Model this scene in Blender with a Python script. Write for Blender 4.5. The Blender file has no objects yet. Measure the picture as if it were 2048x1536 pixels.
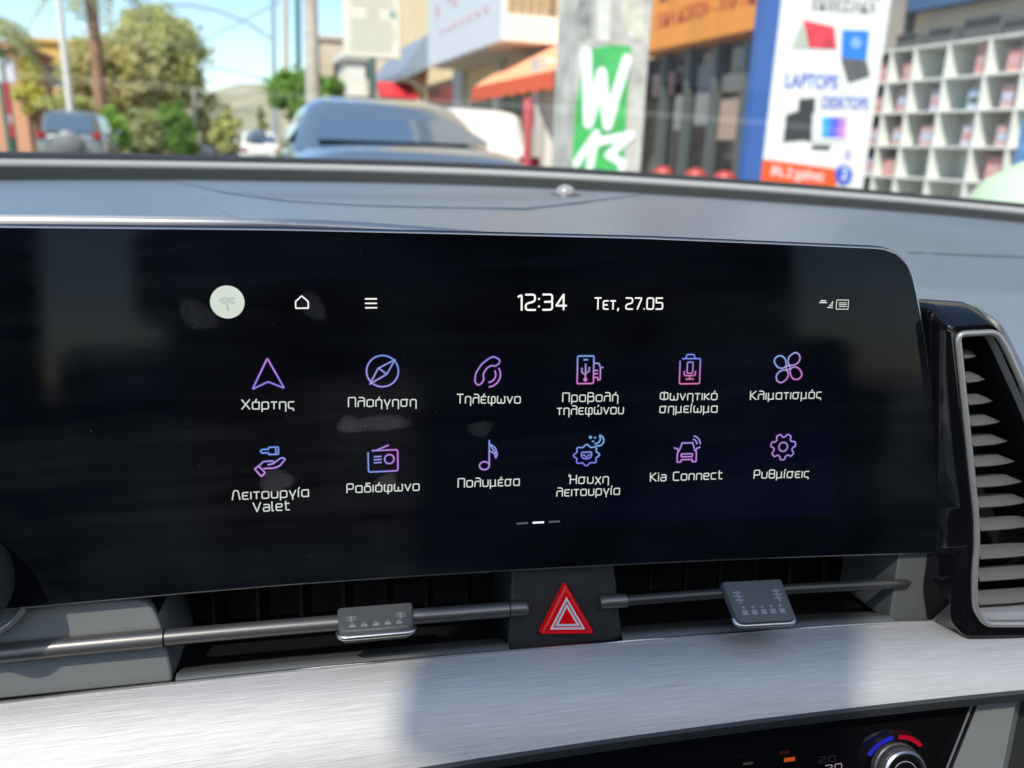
import bpy, bmesh, math, random
from mathutils import Vector, Matrix
from mathutils.bvhtree import BVHTree
random.seed(7)
R = math.radians
scene = bpy.context.scene
COL = scene.collection

# ------------------------------------------------------------------ camera
# Car frame: +Y straight ahead along the road, +X to the kerb, Z up, metres, ground z = 0.
FPX, CX, CY = 1600.0, 1024.0, 768.0
yaw, pit, rol = R(18.8), R(16.5), 0.033
CAM = Vector((0, 0, 1.15))
fw = Vector((math.sin(yaw)*math.cos(pit), math.cos(yaw)*math.cos(pit), -math.sin(pit)))
r0 = Vector((math.cos(yaw), -math.sin(yaw), 0)); u0 = r0.cross(fw)
rt = r0*math.cos(rol) + u0*math.sin(rol)
up = u0*math.cos(rol) - r0*math.sin(rol)
cd = bpy.data.cameras.new('camera'); cam = bpy.data.objects.new('camera', cd); COL.objects.link(cam)
m3 = Matrix((rt, up, -fw)).transposed()
cam.matrix_world = Matrix.Translation(CAM) @ m3.to_4x4()
cd.sensor_width = 36; cd.lens = 36*FPX/2048; cd.clip_start = 0.02; cd.clip_end = 4000
cd.dof.use_dof = True; cd.dof.focus_distance = 0.365; cd.dof.aperture_fstop = 8.5
scene.camera = cam

# ------------------------------------------------------------------ light
EXPO = 1.22
SUN_D = Vector((0.40, 0.50, -0.77)).normalized()          # the way the sunlight travels
w = bpy.data.worlds.new('World'); scene.world = w; w.use_nodes = True
nt = w.node_tree
sky = nt.nodes.new('ShaderNodeTexSky'); sky.sky_type = 'NISHITA'; sky.sun_disc = False
sky.sun_elevation = math.asin(-SUN_D.z)
sky.sun_rotation = math.atan2(-SUN_D.x, -SUN_D.y)
sky.altitude = 50; sky.air_density = 1.0; sky.dust_density = 0.3; sky.ozone_density = 3.0
bg = nt.nodes['Background']; bg.inputs[1].default_value = 0.105
nt.links.new(sky.outputs[0], bg.inputs[0])
sl = bpy.data.lights.new('sun', 'SUN'); sl.energy = 3.3; sl.angle = R(0.8); sl.color = (1, .955, .88)
so = bpy.data.objects.new('sun', sl); COL.objects.link(so)
so.rotation_euler = SUN_D.to_track_quat('-Z', 'Y').to_euler()
scene.view_settings.view_transform = 'Standard'; scene.view_settings.look = 'None'
scene.view_settings.exposure = EXPO; scene.view_settings.gamma = 1.0
scene.view_settings.use_curve_mapping = False
scene.cycles.use_denoising = True
scene.cycles.max_bounces = 10; scene.cycles.transparent_max_bounces = 16
scene.cycles.caustics_reflective = False; scene.cycles.caustics_refractive = False
scene.cycles.sample_clamp_indirect = 6

# ------------------------------------------------------------------ coordinates
def ray(px, py):
    return (rt*((px-CX)/FPX) - up*((py-CY)/FPX) + fw).normalized()
def at(px, py, Y):
    d = ray(px, py); return CAM + d*((Y-CAM.y)/d.y)
def atx(px, py, X):
    d = ray(px, py); return CAM + d*((X-CAM.x)/d.x)
def atz(px, py, Z):
    d = ray(px, py); return CAM + d*((Z-CAM.z)/d.z)
def proj(P):
    d = P-CAM; z = d.dot(fw); return CX+FPX*d.dot(rt)/z, CY-FPX*d.dot(up)/z
# dashboard frame: s along the gently curved dash (left to right), v up its tilt, n out towards the seats
def head(s):
    s = max(-.5, min(.5, s)); return R(-(8.1+16.7*s))
def T(s):
    a = head(s); return Vector((math.cos(a), math.sin(a), 0))
VV = Vector((0.019319, 0.135741, 0.990556)); VV = (VV - T(0)*VV.dot(T(0))).normalized()
P0 = Vector((0.11142, 0.326553, 1.040248))
def NN(s): return T(s).cross(VV).normalized()
def S(s, v, n=0.0):
    b = Vector((0, 0, 0))
    for i in range(12): b += T(s*(i+.5)/12)*(s/12)
    return P0 + b + VV*v + NN(s)*n
def inv(px, py, n=0.0):
    s = v = 0.0
    for _ in range(10):
        a = proj(S(s, v, n)); h = 1e-4
        b = proj(S(s+h, v, n)); c = proj(S(s, v+h, n))
        j0, j1, j2, j3 = (b[0]-a[0])/h, (c[0]-a[0])/h, (b[1]-a[1])/h, (c[1]-a[1])/h
        ex, ey = px-a[0], py-a[1]; det = j0*j3-j1*j2
        s += (ex*j3-j1*ey)/det; v += (j0*ey-ex*j2)/det
    return s, v

# ------------------------------------------------------------------ materials
def mat(name, col, rough=.5, metal=0.0, var=0.0, vscale=20, bump=0.0, bscale=200, spec=.5, emit=None, estr=1.0, coord='Object', coat=0):
    m = bpy.data.materials.new(name); m.use_nodes = True
    n, l = m.node_tree.nodes, m.node_tree.links; p = n['Principled BSDF']
    p.inputs['Base Color'].default_value = (*col, 1); p.inputs['Roughness'].default_value = rough
    p.inputs['Metallic'].default_value = metal; p.inputs['Specular IOR Level'].default_value = spec
    if coat: p.inputs['Coat Weight'].default_value = coat
    if emit: p.inputs['Emission Color'].default_value = (*emit, 1); p.inputs['Emission Strength'].default_value = estr
    tc = n.new('ShaderNodeTexCoord')
    if var:
        nz = n.new('ShaderNodeTexNoise'); nz.inputs['Scale'].default_value = vscale; nz.inputs['Detail'].default_value = 5
        l.new(tc.outputs[coord], nz.inputs['Vector'])
        mx = n.new('ShaderNodeMix'); mx.data_type = 'RGBA'
        mx.inputs[6].default_value = (*[max(0, c*(1-var)) for c in col], 1); mx.inputs[7].default_value = (*[min(1, c*(1+var)) for c in col], 1)
        rp = n.new('ShaderNodeMapRange'); rp.inputs[1].default_value = .3; rp.inputs[2].default_value = .7
        l.new(nz.outputs[0], rp.inputs[0]); l.new(rp.outputs[0], mx.inputs[0]); l.new(mx.outputs[2], p.inputs['Base Color'])
    if bump:
        nb = n.new('ShaderNodeTexNoise'); nb.inputs['Scale'].default_value = bscale; nb.inputs['Detail'].default_value = 3
        l.new(tc.outputs[coord], nb.inputs['Vector'])
        bp = n.new('ShaderNodeBump'); bp.inputs['Strength'].default_value = bump; bp.inputs['Distance'].default_value = .002
        l.new(nb.outputs[0], bp.inputs['Height']); l.new(bp.outputs[0], p.inputs['Normal'])
    return m
def emat(name, col, s=1.0):
    m = bpy.data.materials.new(name); m.use_nodes = True
    n, l = m.node_tree.nodes, m.node_tree.links; n.clear()
    o = n.new('ShaderNodeOutputMaterial'); e = n.new('ShaderNodeEmission'); e.inputs[0].default_value = (*col, 1); e.inputs[1].default_value = s*1.46/2**EXPO
    l.new(e.outputs[0], o.inputs[0]); return m

# ------------------------------------------------------------------ mesh collecting
class MB:
    def __init__(s): s.v = []; s.f = []; s.uv = []; s.c = []
    def add(s, vs, fs, uv=None):
        b = len(s.v); s.v += [tuple(p) for p in vs]; s.f += [tuple(i+b for i in f) for f in fs]
        s.uv += (uv if uv else [(0, 0)]*len(vs)); return s
    def box(s, c, d, rot=None):
        vs = []
        for x in (-.5, .5):
            for y in (-.5, .5):
                for z in (-.5, .5):
                    p = Vector((x*d[0], y*d[1], z*d[2]))
                    if rot is not None: p = rot @ p
                    vs.append(p+Vector(c))
        return s.add(vs, [(0, 1, 3, 2), (4, 6, 7, 5), (0, 4, 5, 1), (2, 3, 7, 6), (0, 2, 6, 4), (1, 5, 7, 3)])
    def bx(s, a, b):
        return s.box([(a[i]+b[i])/2 for i in range(3)], [abs(b[i]-a[i]) for i in range(3)])
    def tube(s, pts, rad, seg=12, cap=True, closed=False):
        pts = [Vector(p) for p in pts]; n = len(pts)
        rads = rad if isinstance(rad, (list, tuple)) else [rad]*n
        ref = None; rings = []
        for i, p in enumerate(pts):
            if closed: d = pts[(i+1) % n]-pts[i-1]
            else: d = pts[min(i+1, n-1)]-pts[max(i-1, 0)]
            d.normalize()
            if ref is None:
                a = Vector((0, 0, 1)) if abs(d.z) < .9 else Vector((1, 0, 0)); ref = a
            x = (ref - d*ref.dot(d)).normalized(); y = d.cross(x); ref = x
            rings.append([p + (x*math.cos(2*math.pi*k/seg)+y*math.sin(2*math.pi*k/seg))*rads[i] for k in range(seg)])
        return s.loft(rings, cap and not closed, closed)
    def loft(s, rings, cap=True, closed=False):
        k = len(rings[0]); vs = [p for r in rings for p in r]; fs = []
        n = len(rings)
        for i in range(n if closed else n-1):
            j = (i+1) % n
            for q in range(k): fs.append((i*k+q, i*k+(q+1) % k, j*k+(q+1) % k, j*k+q))
        if cap: fs.append(tuple(reversed(range(k)))); fs.append(tuple(range((n-1)*k, n*k)))
        return s.add(vs, fs)
    def lathe(s, o, axis, prof, seg=24):
        axis = Vector(axis).normalized(); a = Vector((0, 0, 1)) if abs(axis.z) < .9 else Vector((1, 0, 0))
        x = (a-axis*a.dot(axis)).normalized(); y = axis.cross(x); o = Vector(o)
        return s.loft([[o+axis*h+(x*math.cos(2*math.pi*k/seg)+y*math.sin(2*math.pi*k/seg))*max(r, 1e-5) for k in range(seg)] for r, h in prof])
    def grid(s, rows, uv=None):
        k = len(rows[0]); vs = [p for r in rows for p in r]
        fs = [(i*k+q, i*k+q+1, (i+1)*k+q+1, (i+1)*k+q) for i in range(len(rows)-1) for q in range(k-1)]
        return s.add(vs, fs, [u for r in uv for u in r] if uv else None)
    def extr(s, front, back):
        n = len(front); vs = list(front)+list(back)
        fs = [tuple(range(n)), tuple(reversed(range(n, 2*n)))]
        fs += [(i, i+n, (i+1) % n+n, (i+1) % n) for i in range(n)]
        return s.add(vs, fs)
    def ring(s, a, b):
        n = len(a); return s.add(list(a)+list(b), [(i, (i+1) % n, (i+1) % n+n, i+n) for i in range(n)])
def obj(name, mb, m, parent=None, smooth=None, bevel=0, sub=0, seg=2):
    me = bpy.data.meshes.new(name); org = Vector((0, 0, 0))
    me.from_pydata(mb.v, [], mb.f); me.update()
    if any(u != (0, 0) for u in mb.uv):
        lay = me.uv_layers.new(name='UVMap')
        for lp in me.loops: lay.data[lp.index].uv = mb.uv[lp.vertex_index]
    bm = bmesh.new(); bm.from_mesh(me); bmesh.ops.recalc_face_normals(bm, faces=bm.faces); bm.to_mesh(me); bm.free()
    if mb.c:
        ca = me.color_attributes.new('Col', 'FLOAT_COLOR', 'POINT')
        for i, c in enumerate(mb.c): ca.data[i].color = (*c, 1)
    for mm in (m if isinstance(m, (list, tuple)) else [m]): me.materials.append(mm)
    if smooth is not None:
        for p in me.polygons: p.use_smooth = True
        me.set_sharp_from_angle(angle=R(smooth))
    o = bpy.data.objects.new(name, me); COL.objects.link(o)
    if bevel:
        b = o.modifiers.new('bevel', 'BEVEL'); b.width = bevel; b.segments = seg; b.limit_method = 'ANGLE'; b.angle_limit = R(35)
    if sub:
        b = o.modifiers.new('sub', 'SUBSURF'); b.levels = sub; b.render_levels = sub
    if parent is not None:
        o.parent = parent
        if parent.get('world_built'): o.matrix_parent_inverse = Matrix.Translation(-Vector(parent.location))
    return o
def tag(o, label=None, cat=None, group=None, kind=None):
    if label: o['label'] = label
    if cat: o['category'] = cat
    if group: o['group'] = group
    if kind: o['kind'] = kind
    return o
def thing(name, label, cat, loc=(0, 0, 0), group=None, rz=0, local=False):
    o = bpy.data.objects.new(name, None); COL.objects.link(o); o.location = loc; o.rotation_euler = (0, 0, rz)
    o.empty_display_size = .1
    if not local: o['world_built'] = True
    return tag(o, label, cat, group)
def copy_tree(o, parent=None):
    c = o.copy(); COL.objects.link(c); c.parent = parent
    for ch in list(o.children):
        copy_tree(ch, c)
    return c
def clean_flags():
    for o in bpy.data.objects:
        if 'world_built' in o: del o['world_built']

def rounded(pts, r, k=5, closed=True):
    pts = [Vector(p) for p in pts]; n = len(pts); out = []
    for i, p in enumerate(pts):
        if not closed and i in (0, n-1): out.append(p); continue
        a, b = pts[i-1], pts[(i+1) % n]; rr = r[i] if isinstance(r, (list, tuple)) else r
        da, db = a-p, b-p; q = min(rr, da.length*.49, db.length*.49)
        if q < 1e-9: out.append(p); continue
        A, B = p+da.normalized()*q, p+db.normalized()*q
        for t in range(k+1):
            t /= k; out.append(A*(1-t)**2 + p*2*t*(1-t) + B*t*t)
    return out

# ------------------------------------------------------------------ palette
M = {}
M['pad'] = mat('soft_grey_dash_plastic', (.115, .142, .178), .30, bump=.4, bscale=1400, var=.08, vscale=6, spec=.8)
M['satin'] = mat('satin_grey_plastic', (.10, .103, .10), .5, bump=.12, bscale=2200, var=.04)
M['fascia'] = mat('fascia_grey_plastic', (.235, .24, .228), .5, bump=.12, bscale=2200, var=.04)
M['charcoal'] = mat('charcoal_plastic', (.035, .037, .036), .5, bump=.25, bscale=900)
M['black'] = mat('cavity_black', (.006, .006, .007), .6)
M['gloss'] = mat('piano_black', (.006, .006, .007), .06, var=0, spec=.55)
M['chrome'] = mat('satin_chrome', (.62, .61, .58), .3, 1.0, var=.05, vscale=300)
M['darkmetal'] = mat('dark_satin_metal', (.50, .49, .47), .30, 1.0)
M['ring'] = mat('pale_satin_ring', (.42, .41, .38), .38, .6)
M['slat'] = mat('grey_vent_slat', (.13, .127, .118), .5)
M['red'] = mat('red_button', (.42, .003, .006), .28, emit=(.8, .0, .0), estr=.10)  # slight red emission added to make the hazard button brighter
M['white'] = mat('white_print', (.8, .8, .8), .5)
M['tabprint'] = mat('pale_tab_print', (.30, .31, .33), .4)
M['glass'] = None

# ================================================================== DASHBOARD
dash = thing('car_dashboard', 'grey and silver car dashboard with central vents and brushed metal trim', 'dashboard', (0.11, 0.4, .85))

# -- pad: far edge under the windscreen, level top, rolled front edge
PADC = [(-.60, (-1.0, .42, 1.08)), (-.45, (-.72, .62, 1.095)), (-.30, (-.45, .79, 1.102)), (-.20, (-.213, .886, 1.105)), (-.13, (-.06, .935, 1.105)),
        (-.06, (.10, .960, 1.105)), (0, (.2, .957, 1.105)), (.06, (.31, .934, 1.1045)), (.12, (.478, .903, 1.1)), (.2, (.733, .848, 1.09)),
        (.3, (.99, .815, 1.075)), (.42, (1.15, .70, 1.06)), (.6, (1.25, .5, 1.04))]
def lerp_tab(tab, s):
    if s <= tab[0][0]: return Vector(tab[0][1])
    for a, b in zip(tab, tab[1:]):
        if s <= b[0]:
            t = (s-a[0])/(b[0]-a[0]); return Vector(a[1]).lerp(Vector(b[1]), t)
    return Vector(tab[-1][1])
def smooth_tab(tab, s, h=.05):
    return sum((lerp_tab(tab, s+h*k/4) for k in range(-4, 5)), Vector((0, 0, 0)))/9
VTOP = [(-.6, (.062,)*3), (.10, (.0635,)*3), (.17, (.055,)*3), (.23, (.0375,)*3), (.32, (.030,)*3), (.6, (.02,)*3)]
ss = [-.6+1.2*i/240 for i in range(241)]
rows = []
for s in ss:
    Fp = smooth_tab(PADC, s); vt = smooth_tab(VTOP, s, .03)[0]
    def tuck(v):                                                        # tucked back behind the screen and the corner vent
        if s < .228: return .105+(.062-.105)*max(0, min(1, (s-.208)/.02))
        sb = .243+max(0, .034-v)*.45
        return .062*max(0, min(1, (sb-s)/.012+.5))
    bk = tuck(vt)
    kk_ = max(0, min(1, (s-.20)/.06)); n0_ = -.035-bk*.45-.055*kk_; Rv = .012+.040*kk_
    near = S(s, vt, n0_)
    row = []
    for k in range(11):
        t = k/10; p = Fp.lerp(near, t); p.z += .0025*math.sin(math.pi*t); row.append(p)
    for j in range(1, 9):
        a_ = j/8*math.pi/2; v_ = vt-Rv*(1-math.cos(a_)); row.append(S(s, v_, n0_+(-.006-tuck(v_)-n0_)*math.sin(a_)))
    for q_ in (.02, .04, .06, .09, .12, .18): row.append(S(s, vt-Rv-q_, -.006-tuck(vt-Rv-q_)))
    rows.append(row)
pad_mb = MB().grid(rows)
pad = obj('dash_pad', pad_mb, M['pad'], dash, smooth=60)
BV = BVHTree.FromPolygons([Vector(v) for v in pad_mb.v], pad_mb.f)
def onpad(px, py, lift=0.0):
    for k in range(60):
        d = ray(px, py+k); h = BV.ray_cast(CAM, d)
        if h[0] is not None: break
    nn = h[1] if h[1].z > 0 or h[1].y < 0 else -h[1]
    if nn.dot(d) > 0: nn = -nn
    return h[0]+nn*lift

# speaker grille let into the pad, its perforations as texture
gm = mat('perforated_grille', (.10, .107, .112), .45, spec=.5)
n_, l_ = gm.node_tree.nodes, gm.node_tree.links
tc = n_.new('ShaderNodeTexCoord'); vo = n_.new('ShaderNodeTexVoronoi'); vo.inputs['Scale'].default_value = 330; vo.inputs['Randomness'].default_value = .05
l_.new(tc.outputs['Object'], vo.inputs['Vector']); rr_ = n_.new('ShaderNodeMapRange'); rr_.inputs[1].default_value = .2; rr_.inputs[2].default_value = .4
l_.new(vo.outputs['Distance'], rr_.inputs[0]); mx = n_.new('ShaderNodeMix'); mx.data_type = 'RGBA'
mx.inputs[6].default_value = (.05, .05, .052, 1); mx.inputs[7].default_value = (.115, .142, .178, 1)
l_.new(rr_.outputs[0], mx.inputs[0]); l_.new(mx.outputs[2], n_['Principled BSDF'].inputs['Base Color'])
up_edge = [(345, 362.5), (470, 364), (600, 366), (750, 369.5), (900, 373), (1050, 378), (1180, 384), (1280, 389)]
lo_edge = [(352, 363.5), (450, 386), (570, 402), (720, 411), (880, 415.5), (1050, 419), (1160, 407), (1284, 390)]
gr = []
for (a, b), (c, d_) in zip(up_edge, lo_edge):
    gr.append([onpad(a+(c-a)*t/6, b+(d_-b)*t/6, .0012) for t in range(7)])
obj('speaker_grille', MB().grid(gr), gm, dash, smooth=40)
obj('grille_edge', MB().tube([onpad(*p, .0008) for p in lo_edge], .0007, 6), M['pad'], dash, smooth=60)
obj('seam', MB().tube([onpad(x, y, .0) for x, y in ((300, 361), (350, 378), (400, 400), (440, 420), (480, 438))], .0009, 6), M['pad'], dash, smooth=60)
obj('seam', MB().tube([onpad(x, 506+(x-1815)*.04, .0004) for x in range(1815, 2120, 30)], .0004, 6), M['charcoal'], dash, smooth=60)
# light sensor
sp = onpad(1130, 392)
g = MB(); g.lathe(sp, (0, 0, 1), [(.0165, -.002), (.0165, .001), (.0155, .0022), (.0105, .0022)], 28)
sen = obj('light_sensor', g, mat('sensor_ring', (.03, .03, .03), .3), dash, smooth=40)
g = MB(); g.lathe(sp, (0, 0, 1), [(.011, .0023)]+[(.011*math.cos(a), .0023+.0095*math.sin(a)) for a in [i*math.pi/16 for i in range(9)]], 28)
obj('sensor_dome', g, mat('milky_dome', (.26, .25, .26), .15), sen, smooth=40)
# groove, bead and black cowl at the foot of the windscreen
def far(s, dy=0, dz=0):
    p = smooth_tab(PADC, s); q = smooth_tab(PADC, s+.01)-smooth_tab(PADC, s-.01); nrm_ = Vector((-q.y, q.x, 0)).normalized()
    return p + nrm_*dy + Vector((0, 0, dz))
fs_ = [-.58+1.14*i/70 for i in range(71)]
gv = MB().grid([[far(s, 0, .0), far(s, .001, -.012), far(s, .030, -.012)] for s in fs_])
obj('defrost_groove', gv, M['black'], dash, smooth=30)
obj('bead_shade_strip', MB().grid([[far(s, .030, -.013), far(s, .030, .011), far(s, .036, .011)] for s in fs_]), M['charcoal'], dash, smooth=30)  # dark strip put in as the shaded front of the bead
obj('windscreen_bead', MB().tube([far(s, .034, .0135) for s in fs_], .0050, 14), mat('bead_rubber', (.32, .31, .30), .4), dash, smooth=80)
cw = MB().grid([[far(s, .040, .012), far(s, .06, .0215), far(s, .11, .0240), far(s, .16, .012), far(s, .16, -.05)] for s in fs_])
obj('cowl', cw, mat('cowl_black', (.012, .012, .013), .7), dash, smooth=40)

# -- lower dash body behind everything
g = MB(); g.grid([[S(s, v, -.125) for v in (-.07, -.1, -.2, -.45)] for s in ss[::12]])
obj('dash_body', g, M['black'], dash)
def PX(pts, n): return [inv(x, y, n) for x, y in pts]
def plate(name, pts, n, depth, m, r=0, bevel=.0008, parent=None, k=4):
    sv = PX(pts, n)
    if r: sv = [(p.x, p.y) for p in rounded([(a, b, 0) for a, b in sv], r, k)]
    g = MB().extr([S(a, b, n) for a, b in sv], [S(a, b, n-depth) for a, b in sv])
    return obj(name, g, m, parent or dash, smooth=40, bevel=bevel)
plate('vent_fascia', [(-120, 1217), (298, 1200), (322, 1255), (338, 1320), (346, 1364), (-120, 1411)], -.007, .06, M['fascia'], r=[0, .008, .004, 0, .0015, 0], bevel=.0012)
# central vent cavities: liner walls, back vanes
def cavity(pts, n0, depth, nm):
    sv = PX(pts, n0)
    g = MB(); g.ring([S(a, b, n0) for a, b in sv], [S(a, b, n0-depth) for a, b in sv]); g.add([S(a, b, n0-depth) for a, b in sv], [tuple(range(len(sv)))])
    return obj(nm, g, M['black'], dash)
vane_m = mat('vane_black', (.004, .004, .0045), .5)
def vanes(s0, s1, count, v0, v1, parent):
    for i in range(count):
        s = s0+(s1-s0)*(i+.5)/count
        g = MB(); g.extr([S(s-.0009, v0, -.046), S(s+.0009, v0, -.046), S(s+.0009, v1, -.046), S(s-.0009, v1, -.046)],
                         [S(s-.0009+.004, v0, -.06), S(s+.0009+.004, v0, -.06), S(s+.0009+.004, v1, -.06), S(s-.0009+.004, v1, -.06)])
        obj('vane', g, vane_m, parent)
c1 = cavity([(296, 1150), (1034, 1090), (1010, 1306), (350, 1362)], -.010, .062, 'vent_duct')
c2 = cavity([(1222, 1100), (1800, 1060), (1782, 1250), (1240, 1290)], -.010, .062, 'vent_duct')
vanes(-.15, -.005, 7, -.084, -.119, c1); vanes(.055, .195, 7, -.082, -.119, c2)
# ledges along the foot of each vent
def ledge(x0, y0, x1, y1):
    a = inv(x0, y0, -.002); b = inv(x1, y1, -.002)
    rws = []
    for t in range(13):
        s = a[0]+(b[0]-a[0])*t/12; v = a[1]+(b[1]-a[1])*t/12
        rws.append([S(s, v, -.0005), S(s, v+.0022, -.0015), S(s, v+.0030, -.004), S(s, v+.0022, -.007), S(s, v-.006, -.03)])
    return obj('vent_ledge', MB().grid(rws), M['satin'], dash, smooth=50)
ledge(352, 1365, 1018, 1304); ledge(1244, 1283, 1786, 1246)
# hazard fascia
plate('hazard_fascia', [(1026, 1100), (1224, 1094), (1246, 1281), (1016, 1304)], -.006, .05, M['charcoal'], r=.003, bevel=.0012)
plate('end_fascia', [(1806, 1060), (1862, 1060), (1862, 1255), (1778, 1248)], -.004, .05, M['satin'], r=.002, bevel=.001)
# hazard button
hs = PX([(1129, 1166), (1186, 1264), (1079, 1265)], -.004)
tri = lambda k, n, r=.0016: [S(p.x, p.y, n) for p in rounded([(cx_h+(a-cx_h)*k, cy_h+(b-cy_h)*k, 0) for a, b in hs], r*k, 5)]
cx_h = sum(a for a, b in hs)/3; cy_h = sum(b for a, b in hs)/3
g = MB().loft([tri(1.04, -.008), tri(1.04, -.004), tri(1.0, -.0022), tri(.93, -.0015), tri(.80, -.0012)], True)
hb = obj('hazard_button', g, M['red'], dash, smooth=35)
for ko, ki in ((.66, .53), (.46, .33)):
    g = MB().ring(tri(ko, -.00105, .0008), tri(ki, -.00105, .0008)); obj('triangle_mark', g, M['white'], hb)
g = MB().loft([tri(1.11, -.0068), tri(1.11, -.0054), tri(1.05, -.0050)], False); obj('button_surround', g, M['black'], hb)

# vent bars with chrome sleeves
def bar(px_pts, n, rad, name, m, rr=None):
    sv = PX(px_pts, n); pts = []
    for (a, b), (c, d) in zip(sv, sv[1:]):
        for t in range(10): pts.append((a+(c-a)*t/10, b+(d-b)*t/10))
    pts.append(sv[-1])
    rads = [rad]*len(pts)
    if rr: rads[-1] = rad*.15; rads[-2] = rad*.75; pts[-2] = (pts[-1][0]+(pts[-2][0]-pts[-1][0])*.25, pts[-1][1]+(pts[-2][1]-pts[-1][1])*.25)
    if rr == 2: rads[0] = rad*.15; rads[1] = rad*.8; pts[1] = (pts[0][0]+(pts[1][0]-pts[0][0])*.25, pts[0][1]+(pts[1][1]-pts[0][1])*.25)
    return obj(name, MB().tube([S(a, b, n) for a, b in pts], rads, 14), m, dash, smooth=60)
barm = mat('satin_vent_bar', (.19, .18, .17), .36, .7, var=.04, vscale=200)
bar([(-120, 1319), (328, 1276)], -.0025, .0042, 'vent_bar', barm)
bar([(331, 1275), (670, 1246), (1018, 1219)], -.0025, .0036, 'vent_bar', barm)
bar([(1020, 1218.5), (1058, 1216)], -.0025, .0034, 'bar_tip', barm, 1)
bar([(1252, 1201), (1199, 1205)], -.0025, .0034, 'bar_tip', barm, 1)
bar([(1253, 1201), (1510, 1182), (1822, 1166)], -.0025, .0026, 'vent_bar', mat('dark_vent_bar', (.08, .077, .073), .35, .6), 1)
# thumb tabs
def tab(pc, wid, dep, tilt, thick, back):
    s0, v0 = inv(pc[0], pc[1], .002); N_, t_ = NN(s0), T(s0); o = S(s0, v0, .0)
    out = N_*math.cos(tilt)-VV*math.sin(tilt); nu = N_*math.sin(tilt)+VV*math.cos(tilt)
    def P(a, b, c): return o+t_*a+out*b+nu*c
    ol = rounded([(-wid/2, -back, 0), (wid/2, -back, 0), (wid/2-.0008, dep, 0), (-wid/2+.0008, dep, 0)], [.001, .001, .004, .004], 6)
    g = MB().loft([[P(p.x*k, p.y*kk, c) for p in ol] for k, kk, c in ((.93, .96, -thick*.6), (1.0, 1.0, -thick*.35), (1.0, 1.0, thick*.1), (.985, .985, thick*.32), (.95, .94, thick*.4))])
    tb = obj('vent_tab', g, M['satin'], dash, smooth=35)
    g = MB().tube([P(p.x*1.005, p.y*1.005, -thick*.12) for p in ol if p.y > 0], thick*.2, 8); obj('tab_rim', g, M['chrome'], tb, smooth=60)
    g = MB(); zz = thick*.4+.0002
    def q(a0, b0, a1, b1): g.add([P(a0, b0, zz), P(a1, b0, zz), P(a1, b1, zz), P(a0, b1, zz)], [(0, 1, 2, 3)])
    for i in range(5):
        a = (-.30+.15*i)*wid; q(a-.0016, dep*.66, a+.0012, dep*.80); q(a-.001, dep*.55, a+.0004, dep*.62)
    for i, sgn in ((0, -1), (1, 1)):
        a = sgn*wid*.32
        for k in range(3): q(a-.0022, dep*(.12+.11*k), a+.0022, dep*(.16+.11*k))
        q(a-.0005, dep*.08, a+.0005, dep*.46)
    obj('tab_marking', g, M['tabprint'], tb)
    return tb
tab((752, 1240), .0345, .0125, R(8), .0062, .007)
tab((1510, 1183), .0315, .019, R(33), .0056, .004)

# brushed trim panel
tm = bpy.data.materials.new('brushed_aluminium'); tm.use_nodes = True
n_, l_ = tm.node_tree.nodes, tm.node_tree.links; p_ = n_['Principled BSDF']
p_.inputs['Metallic'].default_value = .85
uvn = n_.new('ShaderNodeUVMap'); mp = n_.new('ShaderNodeMapping'); mp.inputs['Scale'].default_value = (22, 1500, 1); l_.new(uvn.outputs[0], mp.inputs[0])
nz = n_.new('ShaderNodeTexNoise'); nz.inputs['Scale'].default_value = 1; nz.inputs['Detail'].default_value = 6; nz.inputs['Roughness'].default_value = .6; l_.new(mp.outputs[0], nz.inputs['Vector'])
mp2 = n_.new('ShaderNodeMapping'); mp2.inputs['Scale'].default_value = (60, 3600, 1); mp2.inputs['Location'].default_value = (3, 5, 0); l_.new(uvn.outputs[0], mp2.inputs[0])
nz2 = n_.new('ShaderNodeTexNoise'); nz2.inputs['Scale'].default_value = 1; nz2.inputs['Detail'].default_value = 3; l_.new(mp2.outputs[0], nz2.inputs['Vector'])
ad = n_.new('ShaderNodeMath'); ad.operation = 'ADD'; l_.new(nz.outputs[0], ad.inputs[0]); l_.new(nz2.outputs[0], ad.inputs[1])
cr = n_.new('ShaderNodeMapRange'); cr.inputs[1].default_value = .7; cr.inputs[2].default_value = 1.3; l_.new(ad.outputs[0], cr.inputs[0])
mx = n_.new('ShaderNodeMix'); mx.data_type = 'RGBA'; mx.inputs[6].default_value = (.49, .475, .45, 1); mx.inputs[7].default_value = (.70, .68, .645, 1)
l_.new(cr.outputs[0], mx.inputs[0]); l_.new(mx.outputs[2], p_.inputs['Base Color'])
p_.inputs['Roughness'].default_value = .62
bp = n_.new('ShaderNodeBump'); bp.inputs['Strength'].default_value = .22; bp.inputs['Distance'].default_value = .0004; l_.new(ad.outputs[0], bp.inputs['Height']); l_.new(bp.outputs[0], p_.inputs['Normal'])
def trim_edges(s):
    vt = -.1212+(.0025*max(0, s-.05)/.17)
    vb = -.1545+.0145*(s+.0433)/.2932
    return vt, vb
NB = .032
rws, uvs, rws_l = [], [], []
for i in range(85):
    s = -.60+1.20*i/84; vt, vb = trim_edges(s); r_, u_ = [], []
    for j in range(13):
        t = j/12; a = t*math.pi/2
        r_.append(S(s, vt+(vb-vt)*(.55*t+.45*(1-math.cos(a))), NB*(.55*t+.45*math.sin(a)))); u_.append((s, t*.05+.001))
    rws.append(r_); uvs.append(u_)
    rws_l.append([S(s, vb, NB), S(s, vb-.0012, NB+.0015), S(s, vb-.0055, NB+.0005), S(s, vb-.0075, NB-.006), S(s, vb-.012, NB-.010)])
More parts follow.
